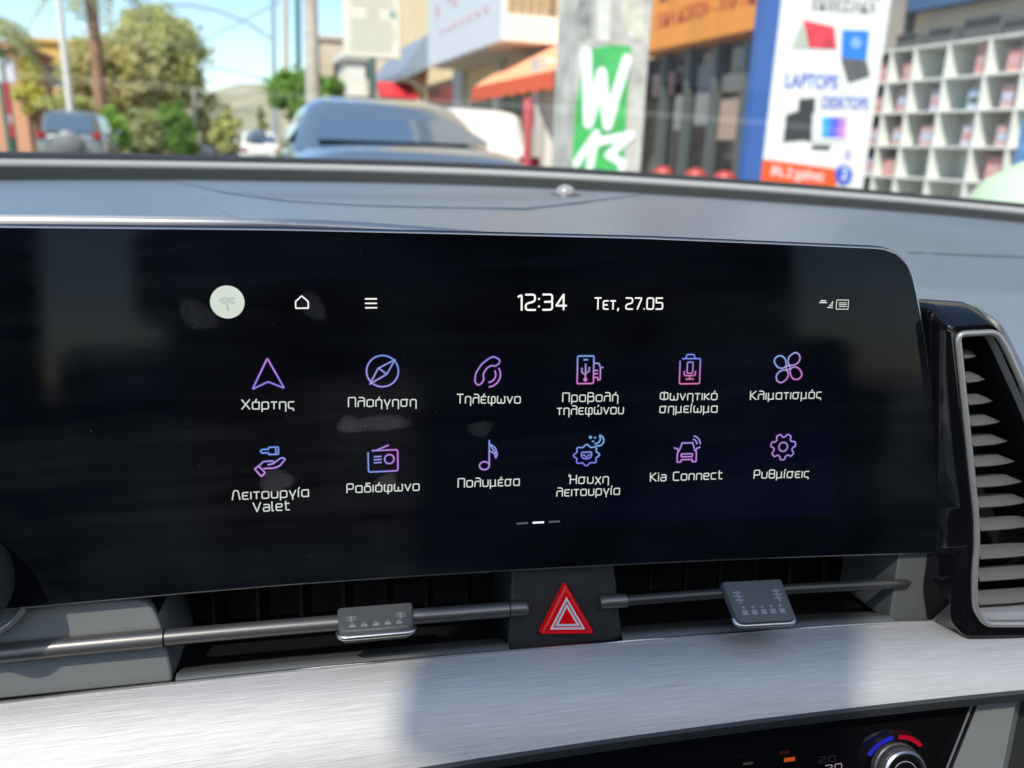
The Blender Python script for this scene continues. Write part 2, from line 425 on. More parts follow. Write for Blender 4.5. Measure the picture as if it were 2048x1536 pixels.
obj('trim_panel', MB().grid(rws, uvs), tm, dash, smooth=60)
obj('trim_edge', MB().tube([S(-.60+1.2*i/84, trim_edges(-.60+1.2*i/84)[0]+.0004, .0002) for i in range(85)], .0006, 6), M['chrome'], dash, smooth=60)
obj('trim_lip', MB().grid(rws_l), M['charcoal'], dash, smooth=40)

# climate panel below the trim
NP = .022
top = [(-.42+.84*i/40) for i in range(41)]
pr = inv(1944, 1415, NP)[0]
cp = MB().grid([[S(s+(.0*0)-(.0 if s < pr-.001 else 0), trim_edges(s)[1]-.006, NP), S(min(s, pr-.012*0), -.20, NP-.004), S(min(s, pr-.03), -.28, NP-.02)] for s in [x for x in top if x < pr]+[pr]])
climate = obj('climate_panel', cp, M['gloss'], dash)
kp = inv(1790, 1535, NP); ko = S(*kp, NP); kn = (NN(kp[0])*.97+VV*.22).normalized()
g = MB().lathe(ko, kn, [(.0128, 0), (.0128, .003), (.0122, .0035), (.0120, .0060), (.0114, .0075)], 60)
for i, v in enumerate(g.v): pass
knob = obj('temperature_knob', g, mat('knob_grey', (.11, .11, .11), .4, .4), climate, smooth=30)
g = MB()
kx = (T(kp[0])-kn*T(kp[0]).dot(kn)).normalized(); ky = kn.cross(kx)
for i in range(48):
    a = 2*math.pi*i/48; d_ = kx*math.cos(a)+ky*math.sin(a)
    g.tube([ko+d_*.0123+kn*.004, ko+d_*.0121+kn*.0062], .00035, 5)
obj('knob_knurling', g, M['charcoal'], knob)
g = MB().lathe(ko+kn*.0075, kn, [(.0112, 0), (.0112, .0012), (.0103, .0020), (.0092, .0016), (.0088, 0)], 60); obj('chrome_ring', g, M['chrome'], knob, smooth=40)
g = MB().lathe(ko+kn*.0075, kn, [(.0088, -.0005), (.0086, .0006), (.001, .0010)], 40); obj('knob_face', g, M['gloss'], knob, smooth=40)
g = MB().tube([ko+kn*.0086+(kx*math.cos(a)+ky*math.sin(a))*.0062 for a in [2*math.pi*i/40 for i in range(40)]], .00018, 5, closed=True); obj('face_ring', g, mat('pale_line', (.5, .45, .45), .4), knob)
def arc(a0, a1, col, nm, r=.0168):
    g = MB()
    pa = [(math.cos(R(a0+(a1-a0)*i/16)), math.sin(R(a0+(a1-a0)*i/16))) for i in range(17)]
    t_ = T(kp[0])
    g.grid([[ko+(t_*c+VV*s_)*(r-.0012)+NN(kp[0])*.0006, ko+(t_*c+VV*s_)*(r+.0012)+NN(kp[0])*.0006] for c, s_ in pa])
    obj(nm, g, emat(nm+'_light', col, .38), climate)
arc(152, 99, (.03, .04, .75), 'cold_arc'); arc(90, 42, (.62, .01, .03), 'hot_arc')
def quad_at(px, py, wpx, hpx, n, m, nm, par):
    q = [S(*inv(px+a*wpx/2, py+b*hpx/2-a*wpx/2*.12, n), n) for a, b in ((-1, -1), (1, -1), (1, 1), (-1, 1))]
    obj(nm, MB().add(q, [(0, 1, 2, 3)]), m, par)
quad_at(1579, 1519, 22, 8, NP+.0006, emat('amber_light', (1, .16, .04), .30), 'indicator_light', climate)
quad_at(1496, 1527, 20, 5, NP+.0006, emat('dim_light', (.3, .2, .2), .12), 'indicator_light', climate)
# knee strut right of the climate panel
def strut(xs, n, m, nm):
    g = MB().grid([[S(*inv(x, y, n+dn), n+dn) for x, dn in xs(y)] for y in (1380, 1440, 1490, 1536, 1640)])
    return obj(nm, g, m, dash, smooth=40)
strut(lambda y: [(1948-(y-1412)*.40, -.004), (1955-(y-1412)*.40, .002), (2030-(y-1412)*.20, .002), (2040-(y-1412)*.20, -.012)], NP, M['fascia'], 'console_strut')
strut(lambda y: [(2036-(y-1412)*.2, -.004), (2400, -.004)], NP-.010, M['charcoal'], 'console_side')
strut(lambda y: [(1941-(y-1412)*.40, .0012), (1946-(y-1412)*.40, .0012)], NP, mat('grey_line', (.2, .2, .2), .4), 'console_edge')

# ---- corner vent
OUT = [(1893, 648), (1985, 643), (2014, 690), (2082, 830), (2150, 1010), (2165, 1150), (2150, 1290), (1935, 1280), (1900, 1240), (1904, 1150), (1932, 1085), (1938, 1035)]
INN = [(1912, 668), (1990, 664), (2008, 692), (2070, 830), (2135, 1010), (2150, 1140), (2130, 1247), (1968, 1247), (1947, 1215), (1946, 1150), (1951, 1090), (1950, 1035)]
NV = .012
def sv_r(pts, n, r): return [(p.x, p.y) for p in rounded([(a, b, 0) for a, b in PX(pts, n)], r, 5)]
o_sv = sv_r(OUT, NV, .004); i_sv = sv_r(INN, NV, .004)
BAS = [(1838, 602), (1938, 603), (2002, 645), (2095, 830), (2180, 1010), (2200, 1150), (2180, 1300), (1925, 1296), (1850, 1248), (1838, 1180), (1850, 1085), (1850, 1020)]
b_sv = sv_r(BAS, -.006, .006)
g = MB()
RB = [S(a, b, -.06) for a, b in b_sv]; RB2 = [S(a, b, -.006) for a, b in b_sv]
RO = [S(a, b, NV) for a, b in o_sv]; RI = [S(a, b, NV+.0005) for a, b in i_sv]
g.loft([RB, RB2, [p.lerp(q, .25)+NN(.2)*.0015 for p, q in zip(RB2, RO)], RO, [p.lerp(q, .25)+NN(.2)*.0008 for p, q in zip(RO, RI)], RI, [S(a, b, NV-.004) for a, b in i_sv]], False)
cvent = obj('corner_vent', g, M['gloss'], dash, smooth=32)
tag(cvent, 'tall glossy black vent with silver ring and grey slats')
g = MB().tube([S(a, b, NV+.0008) for a, b in i_sv], .0016, 10, closed=True); obj('vent_ring', g, M['ring'], cvent, smooth=70)
g = MB().ring([S(a, b, NV) for a, b in i_sv], [S(a, b, NV-.010) for a, b in i_sv]); obj('vent_liner', g, mat('liner_grey', (.46, .43, .41), .45), cvent, smooth=40)
g = MB().ring([S(a, b, NV-.0102) for a, b in i_sv], [S(a, b, NV-.055) for a, b in i_sv]); g.add([S(a, b, NV-.055) for a, b in i_sv], [tuple(range(len(i_sv)))]); obj('duct', g, M['black'], cvent)
def left_x(y):
    P = [(668, 1912), (1035, 1950), (1090, 1951), (1215, 1947), (1247, 1960)]
    for (a, b), (c, d) in zip(P, P[1:]):
        if y <= c: return b+(d-b)*(y-a)/(c-a)
    return P[-1][1]
for k, y in enumerate((716, 764, 808, 850, 890, 931, 972, 1012, 1058, 1114, 1158, 1205)):
    nS = NV-.010
    a = inv(left_x(y)+3, y, nS); e_ = inv(min(1974+(y-757)*.36, 2140), y, nS)
    wd = e_[0]-a[0]; rw = []
    for t in range(11):
        q = t/10; s = a[0]+wd*q; cut = .006*(q**3); hs = 1-.92*q**4
        v = a[1]+.0012*q
        rw.append([S(s, v-.0002, nS+.003-cut), S(s, v+.0004*hs, nS+.0034-cut), S(s, v+.0030*hs, nS+.000-cut), S(s, v+.0040*hs, nS-.006-cut), S(s, v-.0002, nS-.006-cut)])
    obj('slat', MB().loft(rw), M['slat'], cvent, smooth=40)
g = MB().extr([S(*inv(x, y, NV-.004), NV-.004) for x, y in ((1956, 1226), (2120, 1219), (2120, 1243), (1962, 1243))], [S(*inv(x, y, NV-.004), NV-.02) for x, y in ((1956, 1226), (2120, 1219), (2120, 1243), (1962, 1243))])
obj('vent_sill', g, mat('pale_sill', (.6, .6, .62), .3, .5), cvent)

# ================================================================== TOUCHSCREEN
ts = thing('touchscreen', 'wide black curved touchscreen showing two rows of purple app icons with Greek captions', 'touchscreen', S(0, -.08, -.01))
gl = bpy.data.materials.new('screen_glass'); gl.use_nodes = True
n_, l_ = gl.node_tree.nodes, gl.node_tree.links; p_ = n_['Principled BSDF']
def smear(m, lo, hi):
    """greasy wipe streaks and cloudy film lying on the glass"""
    n_, l_ = m.node_tree.nodes, m.node_tree.links; p_ = n_['Principled BSDF']
    tcs = n_.new('ShaderNodeTexCoord'); outs = []
    for rot, sc, dis in ((14, (7, 7, 75), .8), (-35, (10, 10, 60), 1.2), (0, (16, 16, 16), .3)):
        mp = n_.new('ShaderNodeMapping'); mp.inputs['Rotation'].default_value = (0, R(rot), 0); mp.inputs['Scale'].default_value = sc
        l_.new(tcs.outputs['Object'], mp.inputs[0]); nz = n_.new('ShaderNodeTexNoise'); nz.inputs['Scale'].default_value = 1; nz.inputs['Detail'].default_value = 6; nz.inputs['Distortion'].default_value = dis
        l_.new(mp.outputs[0], nz.inputs['Vector']); outs.append(nz.outputs[0])
    mu = n_.new('ShaderNodeMath'); mu.operation = 'MAXIMUM'; l_.new(outs[0], mu.inputs[0]); l_.new(outs[1], mu.inputs[1])
    mv = n_.new('ShaderNodeMath'); mv.operation = 'MULTIPLY'; l_.new(mu.outputs[0], mv.inputs[0]); l_.new(outs[2], mv.inputs[1])
    cr = n_.new('ShaderNodeMapRange'); cr.inputs[1].default_value = .17; cr.inputs[2].default_value = .46; l_.new(mv.outputs[0], cr.inputs[0])
    mx = n_.new('ShaderNodeMix'); mx.data_type = 'RGBA'; mx.inputs[6].default_value = (*lo, 1); mx.inputs[7].default_value = (*hi, 1)
    l_.new(cr.outputs[0], mx.inputs[0]); l_.new(mx.outputs[2], p_.inputs['Base Color'])
    rg = n_.new('ShaderNodeMapRange'); rg.inputs[3].default_value = .05; rg.inputs[4].default_value = .10; l_.new(cr.outputs[0], rg.inputs[0]); l_.new(rg.outputs[0], p_.inputs['Roughness'])
smear(gl, (.0030, .0040, .0062), (.0125, .0145, .0175))
p_.inputs['Roughness'].default_value = .09; p_.inputs['Specular IOR Level'].default_value = .15
M['glass'] = gl
# outline in dash metres, rounded right corners; runs on past the left of the picture
otl = [(-.34, .0745), (-.10, .0742), (.06, .0725), (.1895, .0693), (.2000, .036), (.2122, -.016), (.2262, -.0818), (.10, -.0812), (-.10, -.0800), (-.34, -.0805)]
otr = [(p.x, p.y) for p in rounded([(a, b, 0) for a, b in otl], [0, 0, 0, .016, .012, .012, .0062, 0, 0, 0], 8)]
def inside_rows(n, ins=0.0):
    rw, uv = [], []
    for i in range(97):
        t = i/96; s = -.34+(max(q[0] for q in otr)-1e-7+.34)*t
        def lim(sg):
            best = None
            L = len(otr)
            for k in range(L):
                (a, b), (c, d) = otr[k], otr[(k+1) % L]
                if min(a, c)-1e-9 <= s <= max(a, c)+1e-9 and abs(c-a) > 1e-9:
                    y = b+(d-b)*(s-a)/(c-a)
                    if best is None or sg*y > sg*best: best = y
            return best
        hi, lo = lim(1), lim(-1)
        rw.append([S(s, lo+(hi-lo)*j/6, n) for j in range(7)]); uv.append([(s+1, lo+(hi-lo)*j/6+1) for j in range(7)])
    return rw, uv
a_, b_ = inside_rows(0.0)
obj('screen_glass', MB().grid(a_, b_), gl, ts, smooth=60)
def dense(pts, step=.012):
    out = []
    for (a, b), (c, d) in zip(pts, pts[1:]+pts[:1]):
        L = math.hypot(c-a, d-b); k = max(1, int(L/step))
        for t in range(k): out.append((a+(c-a)*t/k, b+(d-b)*t/k))
    return out
od = dense(otr)
cxs = .0
def grow(pts, e):
    n = len(pts); out = []
    for i in range(n):
        ax, ay = pts[i-1]; bx_, by_ = pts[(i+1) % n]; dx, dy = bx_-ax, by_-ay; L = math.hypot(dx, dy) or 1
        out.append((pts[i][0]-dy/L*e, pts[i][1]+dx/L*e))
    return out
g = MB().tube([S(a, b, -.0009) for a, b in od], .0009, 8, closed=True)
obj('bezel', g, M['darkmetal'], ts, smooth=70)
h1, h2 = grow(od, .0016), grow(od, -.004)
g = MB().loft([[S(a, b, -.0022) for a, b in od], [S(a, b, -.003) for a, b in h1], [S(a, b, -.0055) for a, b in h1], [S(a, b, -.010) for a, b in od], [S(a, b, -.018) for a, b in h2], [S(a, b, -.032) for a, b in grow(od, -.012)]], False)
obj('screen_housing', g, mat('housing_grey', (.05, .05, .052), .3), ts, smooth=50)
# rounded hood edge behind the left part of the screen top
g = MB().tube([S(-.34+.345*i/30, .0765+(.0006 if i < 20 else .0006-.0055*((i-20)/10)**1.5), -.014) for i in range(31)], .0030, 10)
obj('hood_edge', g, mat('hood_grey', (.50, .48, .46), .3, .5), ts, smooth=70)
# lit display area
di = bpy.data.materials.new('display_glow'); di.use_nodes = True
n_, l_ = di.node_tree.nodes, di.node_tree.links; p_ = n_['Principled BSDF']
smear(di, (.0034, .0037, .0038), (.0130, .0134, .0134)); p_.inputs['Roughness'].default_value = .09; p_.inputs['Specular IOR Level'].default_value = .15
uvn = n_.new('ShaderNodeUVMap'); sx = n_.new('ShaderNodeSeparateXYZ'); l_.new(uvn.outputs[0], sx.inputs[0])
gx = n_.new('ShaderNodeMapRange'); gx.inputs[1].default_value = .05; gx.inputs[2].default_value = 1.0; l_.new(sx.outputs[0], gx.inputs[0])
gy = n_.new('ShaderNodeMapRange'); gy.inputs[1].default_value = .95; gy.inputs[2].default_value = .1; l_.new(sx.outputs[1], gy.inputs[0])
mu = n_.new('ShaderNodeMath'); mu.operation = 'MULTIPLY'; l_.new(gx.outputs[0], mu.inputs[0]); l_.new(gy.outputs[0], mu.inputs[1])
p_.inputs['Emission Color'].default_value = (.04, .13, 1, 1)
ms = n_.new('ShaderNodeMath'); ms.operation = 'MULTIPLY_ADD'; ms.inputs[1].default_value = .0030; ms.inputs[2].default_value = .0003; l_.new(mu.outputs[0], ms.inputs[0]); l_.new(ms.outputs[0], p_.inputs['Emission Strength'])
rw, uv = [], []
for i in range(41):
    s = -.137+.2985*i/40
    rw.append([S(s, -.0612+.1117*j/4, .00012) for j in range(5)]); uv.append([(i/40+.0001, j/4+.0001) for j in range(5)])
tag(obj('display_area', MB().grid(rw, uv), di, ts, smooth=60))

# ---- stroke lettering and icons -------------------------------------------------
lift = [0.0003]
def stroke(mb, pts, wd, closed=False, col=None, colf=None, n=None):
    """flat ribbon along pts (dash s,v) with mitred joints; ends squared with half-width caps"""
    if n is None:
        lift[0] += 1.2e-6; n = lift[0]
    P = []
    for p in pts:
        if not P or (Vector(p)-Vector(P[-1])).length > 1e-7: P.append((p[0], p[1]))
    if closed and (Vector(P[0])-Vector(P[-1])).length < 1e-7: P.pop()
    k = len(P); L, Rr = [], []
    for i in range(k):
        a = Vector(P[i-1]) if (i > 0 or closed) else None; b = Vector(P[(i+1) % k]) if (i < k-1 or closed) else None
        p = Vector(P[i])
        d1 = (p-a).normalized() if a is not None else (b-p).normalized(); d2 = (b-p).normalized() if b is not None else d1
        n1 = Vector((-d1.y, d1.x)); n2 = Vector((-d2.y, d2.x)); m_ = n1+n2
        if m_.length < 1e-6: m_ = n1
        m_.normalize(); q = min(1.8, 1/max(.3, m_.dot(n1)))
        if a is None: p = p-d1*wd*.3
        if b is None: p = p+d2*wd*.3
        L.append(p+m_*q*wd/2); Rr.append(p-m_*q*wd/2)
    vs, fs = [], []
    for a, b in zip(L, Rr): vs += [S(a.x, a.y, n), S(b.x, b.y, n)]
    for i in range(k if closed else k-1):
        j = (i+1) % k; fs.append((2*i, 2*i+1, 2*j+1, 2*j))
    mb.add(vs, fs)
    if colf is not None:
        for a, b in zip(L, Rr): mb.c += [colf(a.x, a.y), colf(b.x, b.y)]
H = .74
def G(*pl, r=.17): return (pl, r)
O = lambda w_=.56, h=H: ((0, 0), (w_, 0), (w_, h), (0, h), 'c')
acc = lambda x: ((x-.02, H+.12), (x+.06, H+.30))
AL = ((.56, 0), (.56, H), (0, H), (0, 0), (.56, 0)); 
LAM = (((.10, 1.0), (.42, 1.0), (.56, .86), (.56, 0)), ((0, 0), (.02, .62), (.56, .62)))
OM = (((.07, H), (0, H), (0, 0), (.37, 0), (.37, H*.62)), ((.37, .3), (.37, 0), (.74, 0), (.74, H), (.67, H)))
PHI = (((.10, H), (0, H), (0, 0), (.68, 0), (.68, H), (.34, H), (.34, -.27)),)
EPS = (((.46, H), (0, H), (0, 0), (.46, 0)), ((.0, .38), (.38, .38)))
ETA = (((0, 0), (0, H), (.52, H), (.52, -.27)),)
FONT = {
 'α': (.56, (AL,)), 'ά': (.56, (AL, acc(.28))), 'ο': (.56, (O(),)), 'ό': (.56, (O(), acc(.28))),
 'ρ': (.54, (((0, -.27), (0, H), (.54, H), (.54, 0), (0, 0)),)), 'τ': (.46, (((0, H), (.46, H)), ((.23, H), (.23, 0)))),
 'η': (.52, ETA), 'ή': (.52, ETA+(acc(.26),)), 'ς': (.46, (((.46, H), (0, H), (0, .04), (.42, .04), (.42, -.2)),)),
 'λ': (.56, LAM), 'γ': (.52, (((0, H), (.26, .02), (.26, -.27)), ((.52, H), (.26, .02)))), 'ν': (.52, (((0, H), (.26, 0), (.52, H)),)),
 'σ': (.62, (((.62, H), (0, H), (0, 0), (.52, 0), (.52, H)),)), 'φ': (.68, PHI), 'ω': (.74, OM), 'ώ': (.74, OM+(acc(.37),)),
 'β': (.56, (((0, -.27), (0, 1), (.5, 1), (.5, .55), (.1, .55)), ((.4, .55), (.56, .55), (.56, 0), (0, 0)))),
 'ε': (.46, EPS), 'έ': (.46, EPS+(acc(.24),)), 'ι': (.0, (((0, H), (0, 0)),)), 'ί': (.06, (((0, H), (0, 0)), acc(.03))),
 'υ': (.52, (((0, H), (0, 0), (.52, 0), (.52, H)),)), 'μ': (.56, (((0, -.27), (0, H)), ((0, 0), (.48, 0), (.48, H)), ((.48, .12), (.56, 0)))),
 'χ': (.5, (((0, H), (.5, -.14)), ((.5, H), (0, -.14)))), 'κ': (.46, (((0, H), (0, 0)), ((.46, H), (.06, .38), (.48, 0)))),
 'δ': (.54, (((.42, .66), (0, .66), (0, 0), (.54, 0), (.54, .6), (.12, .86), (.12, 1), (.5, 1)),)), 'θ': (.54, (((0, 0), (.54, 0), (.54, 1), (0, 1), 'c'), ((0, .52), (.54, .52)))),
 'Χ': (.64, (((0, 1), (.64, 0)), ((.64, 1), (0, 0)))), 'Π': (.62, (((0, 0), (0, 1), (.62, 1), (.62, 0)),)), 'Τ': (.58, (((0, 1), (.58, 1)), ((.29, 1), (.29, 0)))),
 'Φ': (.74, (((0, .1), (.74, .1), (.74, .88), (0, .88), 'c'), ((.37, 1), (.37, 0)))), 'Κ': (.56, (((0, 1), (0, 0)), ((.54, 1), (.06, .52), (.58, 0)))),
 'Λ': (.62, (((0, 0), (.14, 1), (.48, 1), (.62, 0)),)), 'Ρ': (.56, (((0, 0), (0, 1), (.56, 1), (.56, .4), (0, .4)),)),
 'Ή': (.72, (((.0, .86), (.05, 1.1)), ((.14, 1), (.14, 0)), ((.72, 1), (.72, 0)), ((.14, .5), (.72, .5)))),
 'V': (.64, (((0, 1), (.32, 0), (.64, 1)),)), 'a': (.52, (((.06, H), (.52, H), (.52, 0), (0, 0), (0, .42), (.52, .42)),)), 'l': (.12, (((0, 1), (0, 0), (.12, 0)),)),
 'e': (.52, (((.0, .38), (.52, .38), (.52, H), (0, H), (0, 0), (.5, 0)),)), 't': (.40, (((.1, 1), (.1, 0), (.4, 0)), ((0, H), (.38, H)))),
 'K': (.58, (((0, 1), (0, 0)), ((.54, 1), (.06, .52), (.58, 0)))), 'i': (.0, (((0, H), (0, 0)), ((0, .94), (0, 1.0)))),
 'C': (.56, (((.56, 1), (0, 1), (0, 0), (.56, 0)),)), 'o': (.56, (O(),)), 'n': (.52, (((0, 0), (0, H), (.52, H), (.52, 0)),)), 'c': (.48, (((.48, H), (0, H), (0, 0), (.48, 0)),)),
 '1': (.2, (((0, .86), (.2, 1), (.2, 0)),)), '2': (.54, (((0, 1), (.54, 1), (.54, .56), (0, .40), (0, 0), (.56, 0)),)), '3': (.54, (((0, 1), (.54, 1), (.54, .52), (.1, .52)), ((.4, .52), (.54, .52), (.54, 0), (0, 0)))),
 '4': (.6, (((.44, 0), (.44, 1), (0, .26), (.6, .26)),)), '5': (.54, (((.52, 1), (0, 1), (0, .58), (.54, .58), (.54, 0), (0, 0)),)), '0': (.54, (((0, 0), (.54, 0), (.54, 1), (0, 1), 'c'),)),
 '7': (.52, (((0, 1), (.54, 1), (.18, 0)),)), ':': (.0, (((0, .2), (0, .24)), ((0, .7), (0, .74)))), '.': (.0, (((0, .0), (0, .03)),)), ',': (.06, (((.06, .06), (0, -.14)),)), ' ': (.28, ()),
}
GAP = .235
def text(name, txt, x0, x1, yb0, yb1, cap, m, wd, parent, n_pl=0.0, label=None):
    """text whose left/right ends and baseline are given where they sit on the panel"""
    tot = sum(FONT[c][0] for c in txt)+GAP*(len(txt)-1)
    a = Vector(inv(x0, yb0, n_pl)); b = Vector(inv(x1, yb1, n_pl)); ex = (b-a)/tot; ey = Vector((-ex.y, ex.x)).normalized()*cap
    mb = MB(); x = 0
    for c in txt:
        wch, pl = FONT[c]
        for p in pl:
            cl = p[-1] == 'c'; q = [(u_, v_, 0) for u_, v_ in (p[:-1] if cl else p)]
            if len(q) > 2:
                rr = .16
                if c in 'νVγ4κΚKΧχ': rr = .04
                rd = [rr]*len(q)
                if c in 'αά': rd[1] = .03
                if c == '5': rd = [0, .03, .03, .16, .16, 0]
                if c in 'ΠΤτ7': rd = [.10]*len(q)
                q = [(p_.x, p_.y) for p_ in rounded(q, rd, 3, cl)]
            stroke(mb, [a+ex*(x+u_[0])+ey*u_[1] for u_ in q], wd, cl, n=None if n_pl == 0 else n_pl+.0006)
        x += wch+GAP
    o = obj(name, mb, m, parent)
    if label: o['label'] = label
    return o
TXT = emat('caption_light', (.92, .97, .90), .50); CLK = emat('clock_light', (1, .99, .96), .70)
W1 = .00052
CAP = .0040
caps = [
 ('Χάρτης', 484, 588, 818, 817, CAP), ('Πλοήγηση', 697, 832, 813, 812, CAP), ('Τηλέφωνο', 914, 1040, 806, 806, CAP),
 ('Προβολή', 1125, 1235, 803, 802, CAP), ('τηλεφώνου', 1114, 1246, 829, 827, CAP), ('Φωνητικό', 1320, 1433, 800, 799, CAP), ('σημείωμα', 1319, 1433, 825, 824, CAP),
 ('Κλιματισμός', 1500, 1641, 799, 796, CAP),
 ('Λειτουργία', 465, 617, 999, 992, CAP), ('Valet', 507, 579, 1023, 1019, CAP), ('Ραδιόφωνο', 694, 838, 985, 980, CAP), ('Πολυμέσα', 916, 1038, 974, 970, CAP),
 ('Ήσυχη', 1137, 1216, 967, 965, CAP), ('λειτουργία', 1113, 1238, 992, 988, CAP), ('Kia Connect', 1300, 1443, 962, 957, CAP), ('Ρυθμίσεις', 1507, 1616, 956, 954, CAP)]
for t_, x0, x1, y0, y1, c_ in caps: text('caption', t_, x0, x1, y0, y1, c_, TXT, W1, ts)
text('clock', '12:34', 1036, 1132, 620, 619, .0068, CLK, .00085, ts)
text('date', 'Τετ,', 1189, 1236, 618, 618, .0050, CLK, .00066, ts); text('date', '27.05', 1251, 1324, 618, 618, .0050, CLK, .00066, ts)
text('temperature_digits', '20', 1650, 1682, 1543, 1538, .0035, emat('temp_light', (.6, .45, .6), .5), .0004, climate, n_pl=NP)

icm = bpy.data.materials.new('icon_light'); icm.use_nodes = True
n_, l_ = icm.node_tree.nodes, icm.node_tree.links; n_.clear()
o_ = n_.new('ShaderNodeOutputMaterial'); e_ = n_.new('ShaderNodeEmission'); at_ = n_.new('ShaderNodeVertexColor'); at_.layer_name = 'Col'
l_.new(at_.outputs[0], e_.inputs[0]); e_.inputs[1].default_value = 1.46/2**EXPO; l_.new(e_.outputs[0], o_.inputs[0])
def circ(cx, cy, r, a0=0, a1=360, k=28, ry=None):
    return [(cx+r*math.cos(R(a0+(a1-a0)*i/k)), cy+(ry or r)*math.sin(R(a0+(a1-a0)*i/k))) for i in range(k+(0 if a1-a0 == 360 else 1))]
BLU, PUR, VIO, MAG, CYA, IND = (.16, .30, .95), (.42, .16, .95), (.30, .20, .98), (.85, .18, .72), (.22, .48, .95), (.16, .16, .95)
def icon(px, py, size, polys, c0, c1, ang, name, fill=None):
    """polys in a unit square centred on 0; colour runs from c0 to c1 along ang"""
    s0, v0 = inv(px, py); mb = MB(); ca, sa = math.cos(R(ang)), math.sin(R(ang))
    def cf(k):
        def f(x, y):
            t = ((x-s0)*ca+(y-v0)*sa)/size+.5; t = max(0, min(1, t))
            t = t*t*(3-2*t)
            return tuple((c0[i]+(c1[i]-c0[i])*t)*k for i in range(3))
        return f
    def wh(f_):
        def g_(x, y):
            c = f_(x, y); return tuple(min(1.0, q*.56+.08) for q in c)
        return g_
    for mode in (0, 1):
        for p in polys:
            cl = p[-1] == 'c'; q = [(s0+a*size, v0+b*size) for a, b in (p[:-1] if cl else p)]
            if mode == 0: stroke(mb, q, .00125, cl, colf=cf(.10))
            else: stroke(mb, q, .00048, cl, colf=wh(cf(.95)))
    return obj(name, mb, icm, ts)
def rr4(x0, y0, x1, y1, r): return tuple((p.x, p.y) for p in rounded([(x0, y0, 0), (x1, y0, 0), (x1, y1, 0), (x0, y1, 0)], r, 4))+('c',)
def rp(pts, r, closed=True): return tuple((p.x, p.y) for p in rounded([(a, b, 0) for a, b in pts], r, 4, closed))+(('c',) if closed else ())
SZ = .0135
IC = 'app_icon'
icon(536, 748, SZ, [rp([(0, .5), (.48, -.46), (0, -.24), (-.48, -.46)], .05)], VIO, (.62, .22, .95), 90, IC)
icon(765, 742, SZ*1.02, [tuple(circ(0, 0, .5))+('c',), rp([(.40, .36), (.13, -.10), (-.40, -.40), (-.14, .09)], .02), ((-.12, .10), (.13, -.10))], (.42, .30, .95), BLU, 60, IC)
ph = [(.18, .5), (.38, .40), (.40, .28), (.24, .16), (.14, .20), (-.04, .12), (-.18, -.10), (-.14, -.26), (-.22, -.42), (-.36, -.48), (-.46, -.34), (-.42, -.05), (-.22, .25), (.02, .43)]
icon(976, 742, SZ*.98, [rp(ph, .08), tuple(circ(0, -.12, .26, -85, 30, 10)), tuple(circ(0, -.12, .42, -85, 30, 12))], (.62, .20, .88), (.36, .22, .95), 90, IC)
carbits = [rp([(.12, .20), (.30, .20), (.36, .06), (.36, -.38), (.27, -.38), (.27, -.29), (.12, -.29)], .03, False), ((.12, -.05), (.26, -.05)), ((.12, -.16), (.26, -.16)), ((.37, .04), (.45, .06))]
icon(1180, 738, SZ*.98, [rr4(-.46, -.5, .12, .46, .05), ((-.24, .33), (-.10, .33)), ((-.17, -.36), (-.17, .18)), ((-.30, .04), (-.30, -.10), (-.17, -.2)), ((-.04, .06), (-.04, -.06), (-.17, -.16)), tuple(circ(-.17, -.36, .045))+('c',)]+carbits, (.75, .16, .66), (.16, .38, .95), 96, IC)
icon(1379, 738, SZ*1.02, [rp([(-.36, .28), (-.36, -.5), (.36, -.5), (.36, .36), (-.28, .36)], .06, False), rp([(-.16, .37), (-.13, .50), (.13, .50), (.16, .37)], .05, False), rr4(-.10, -.14, .10, .24, .04), rp([(-.20, -.08), (-.20, -.22), (.20, -.22), (.20, -.08)], .08, False), ((0, -.24), (0, -.33)), ((-.13, -.34), (.13, -.34))], (.80, .12, .45), (.12, .24, .95), 90, IC)
bl = []
for k in range(4):
    a = 90*k+45; c_, s_ = math.cos(R(a)), math.sin(R(a))
    base_ = rp([(.08, .02), (.16, .22), (.34, .30), (.62, .24), (.66, .02), (.52, -.14), (.30, -.14)], .14)
    bl.append(tuple((x*c_-y*s_, x*s_+y*c_) if not isinstance(x, str) else x for x, y in base_[:-1])+('c',))
icon(1575, 735, SZ*.92, bl+[tuple(circ(0, 0, .08, k=14))+('c',)], CYA, (.70, .16, .74), -35, IC)
icon(540, 924, SZ*.98, [rp([(.28, .5), (-.02, .5), (-.02, .44), (-.24, .44), (-.28, .38), (-.24, .32), (-.02, .32), (-.02, .26), (.28, .26)], .03), ((.20, .46), (.20, .30)),
     rp([(-.48, -.20), (-.30, -.06), (-.20, .04), (.10, .04), (.14, -.04), (-.06, -.08)], .05, False), rp([(.14, -.02), (.36, .14), (.50, .10), (.30, -.14), (.12, -.20), (-.20, -.20)], .06, False), rp([(-.48, -.20), (-.36, -.10), (-.16, -.34), (-.28, -.46)], .04)], (.72, .22, .95), (.10, .32, .98), 88, IC)
icon(766, 918, SZ*1.02, [rp([(-.47, .24), (-.47, -.40), (.47, -.40), (.47, .30), (-.34, .30)], .07, False), ((-.22, .30), (.18, .46)), ((-.28, .10), (-.06, .10)), ((-.28, 0), (-.06, 0)), ((-.28, -.10), (-.06, -.10)), tuple(circ(.20, 0, .15))+('c',)], (.14, .32, .98), (.62, .18, .88), 28, IC)
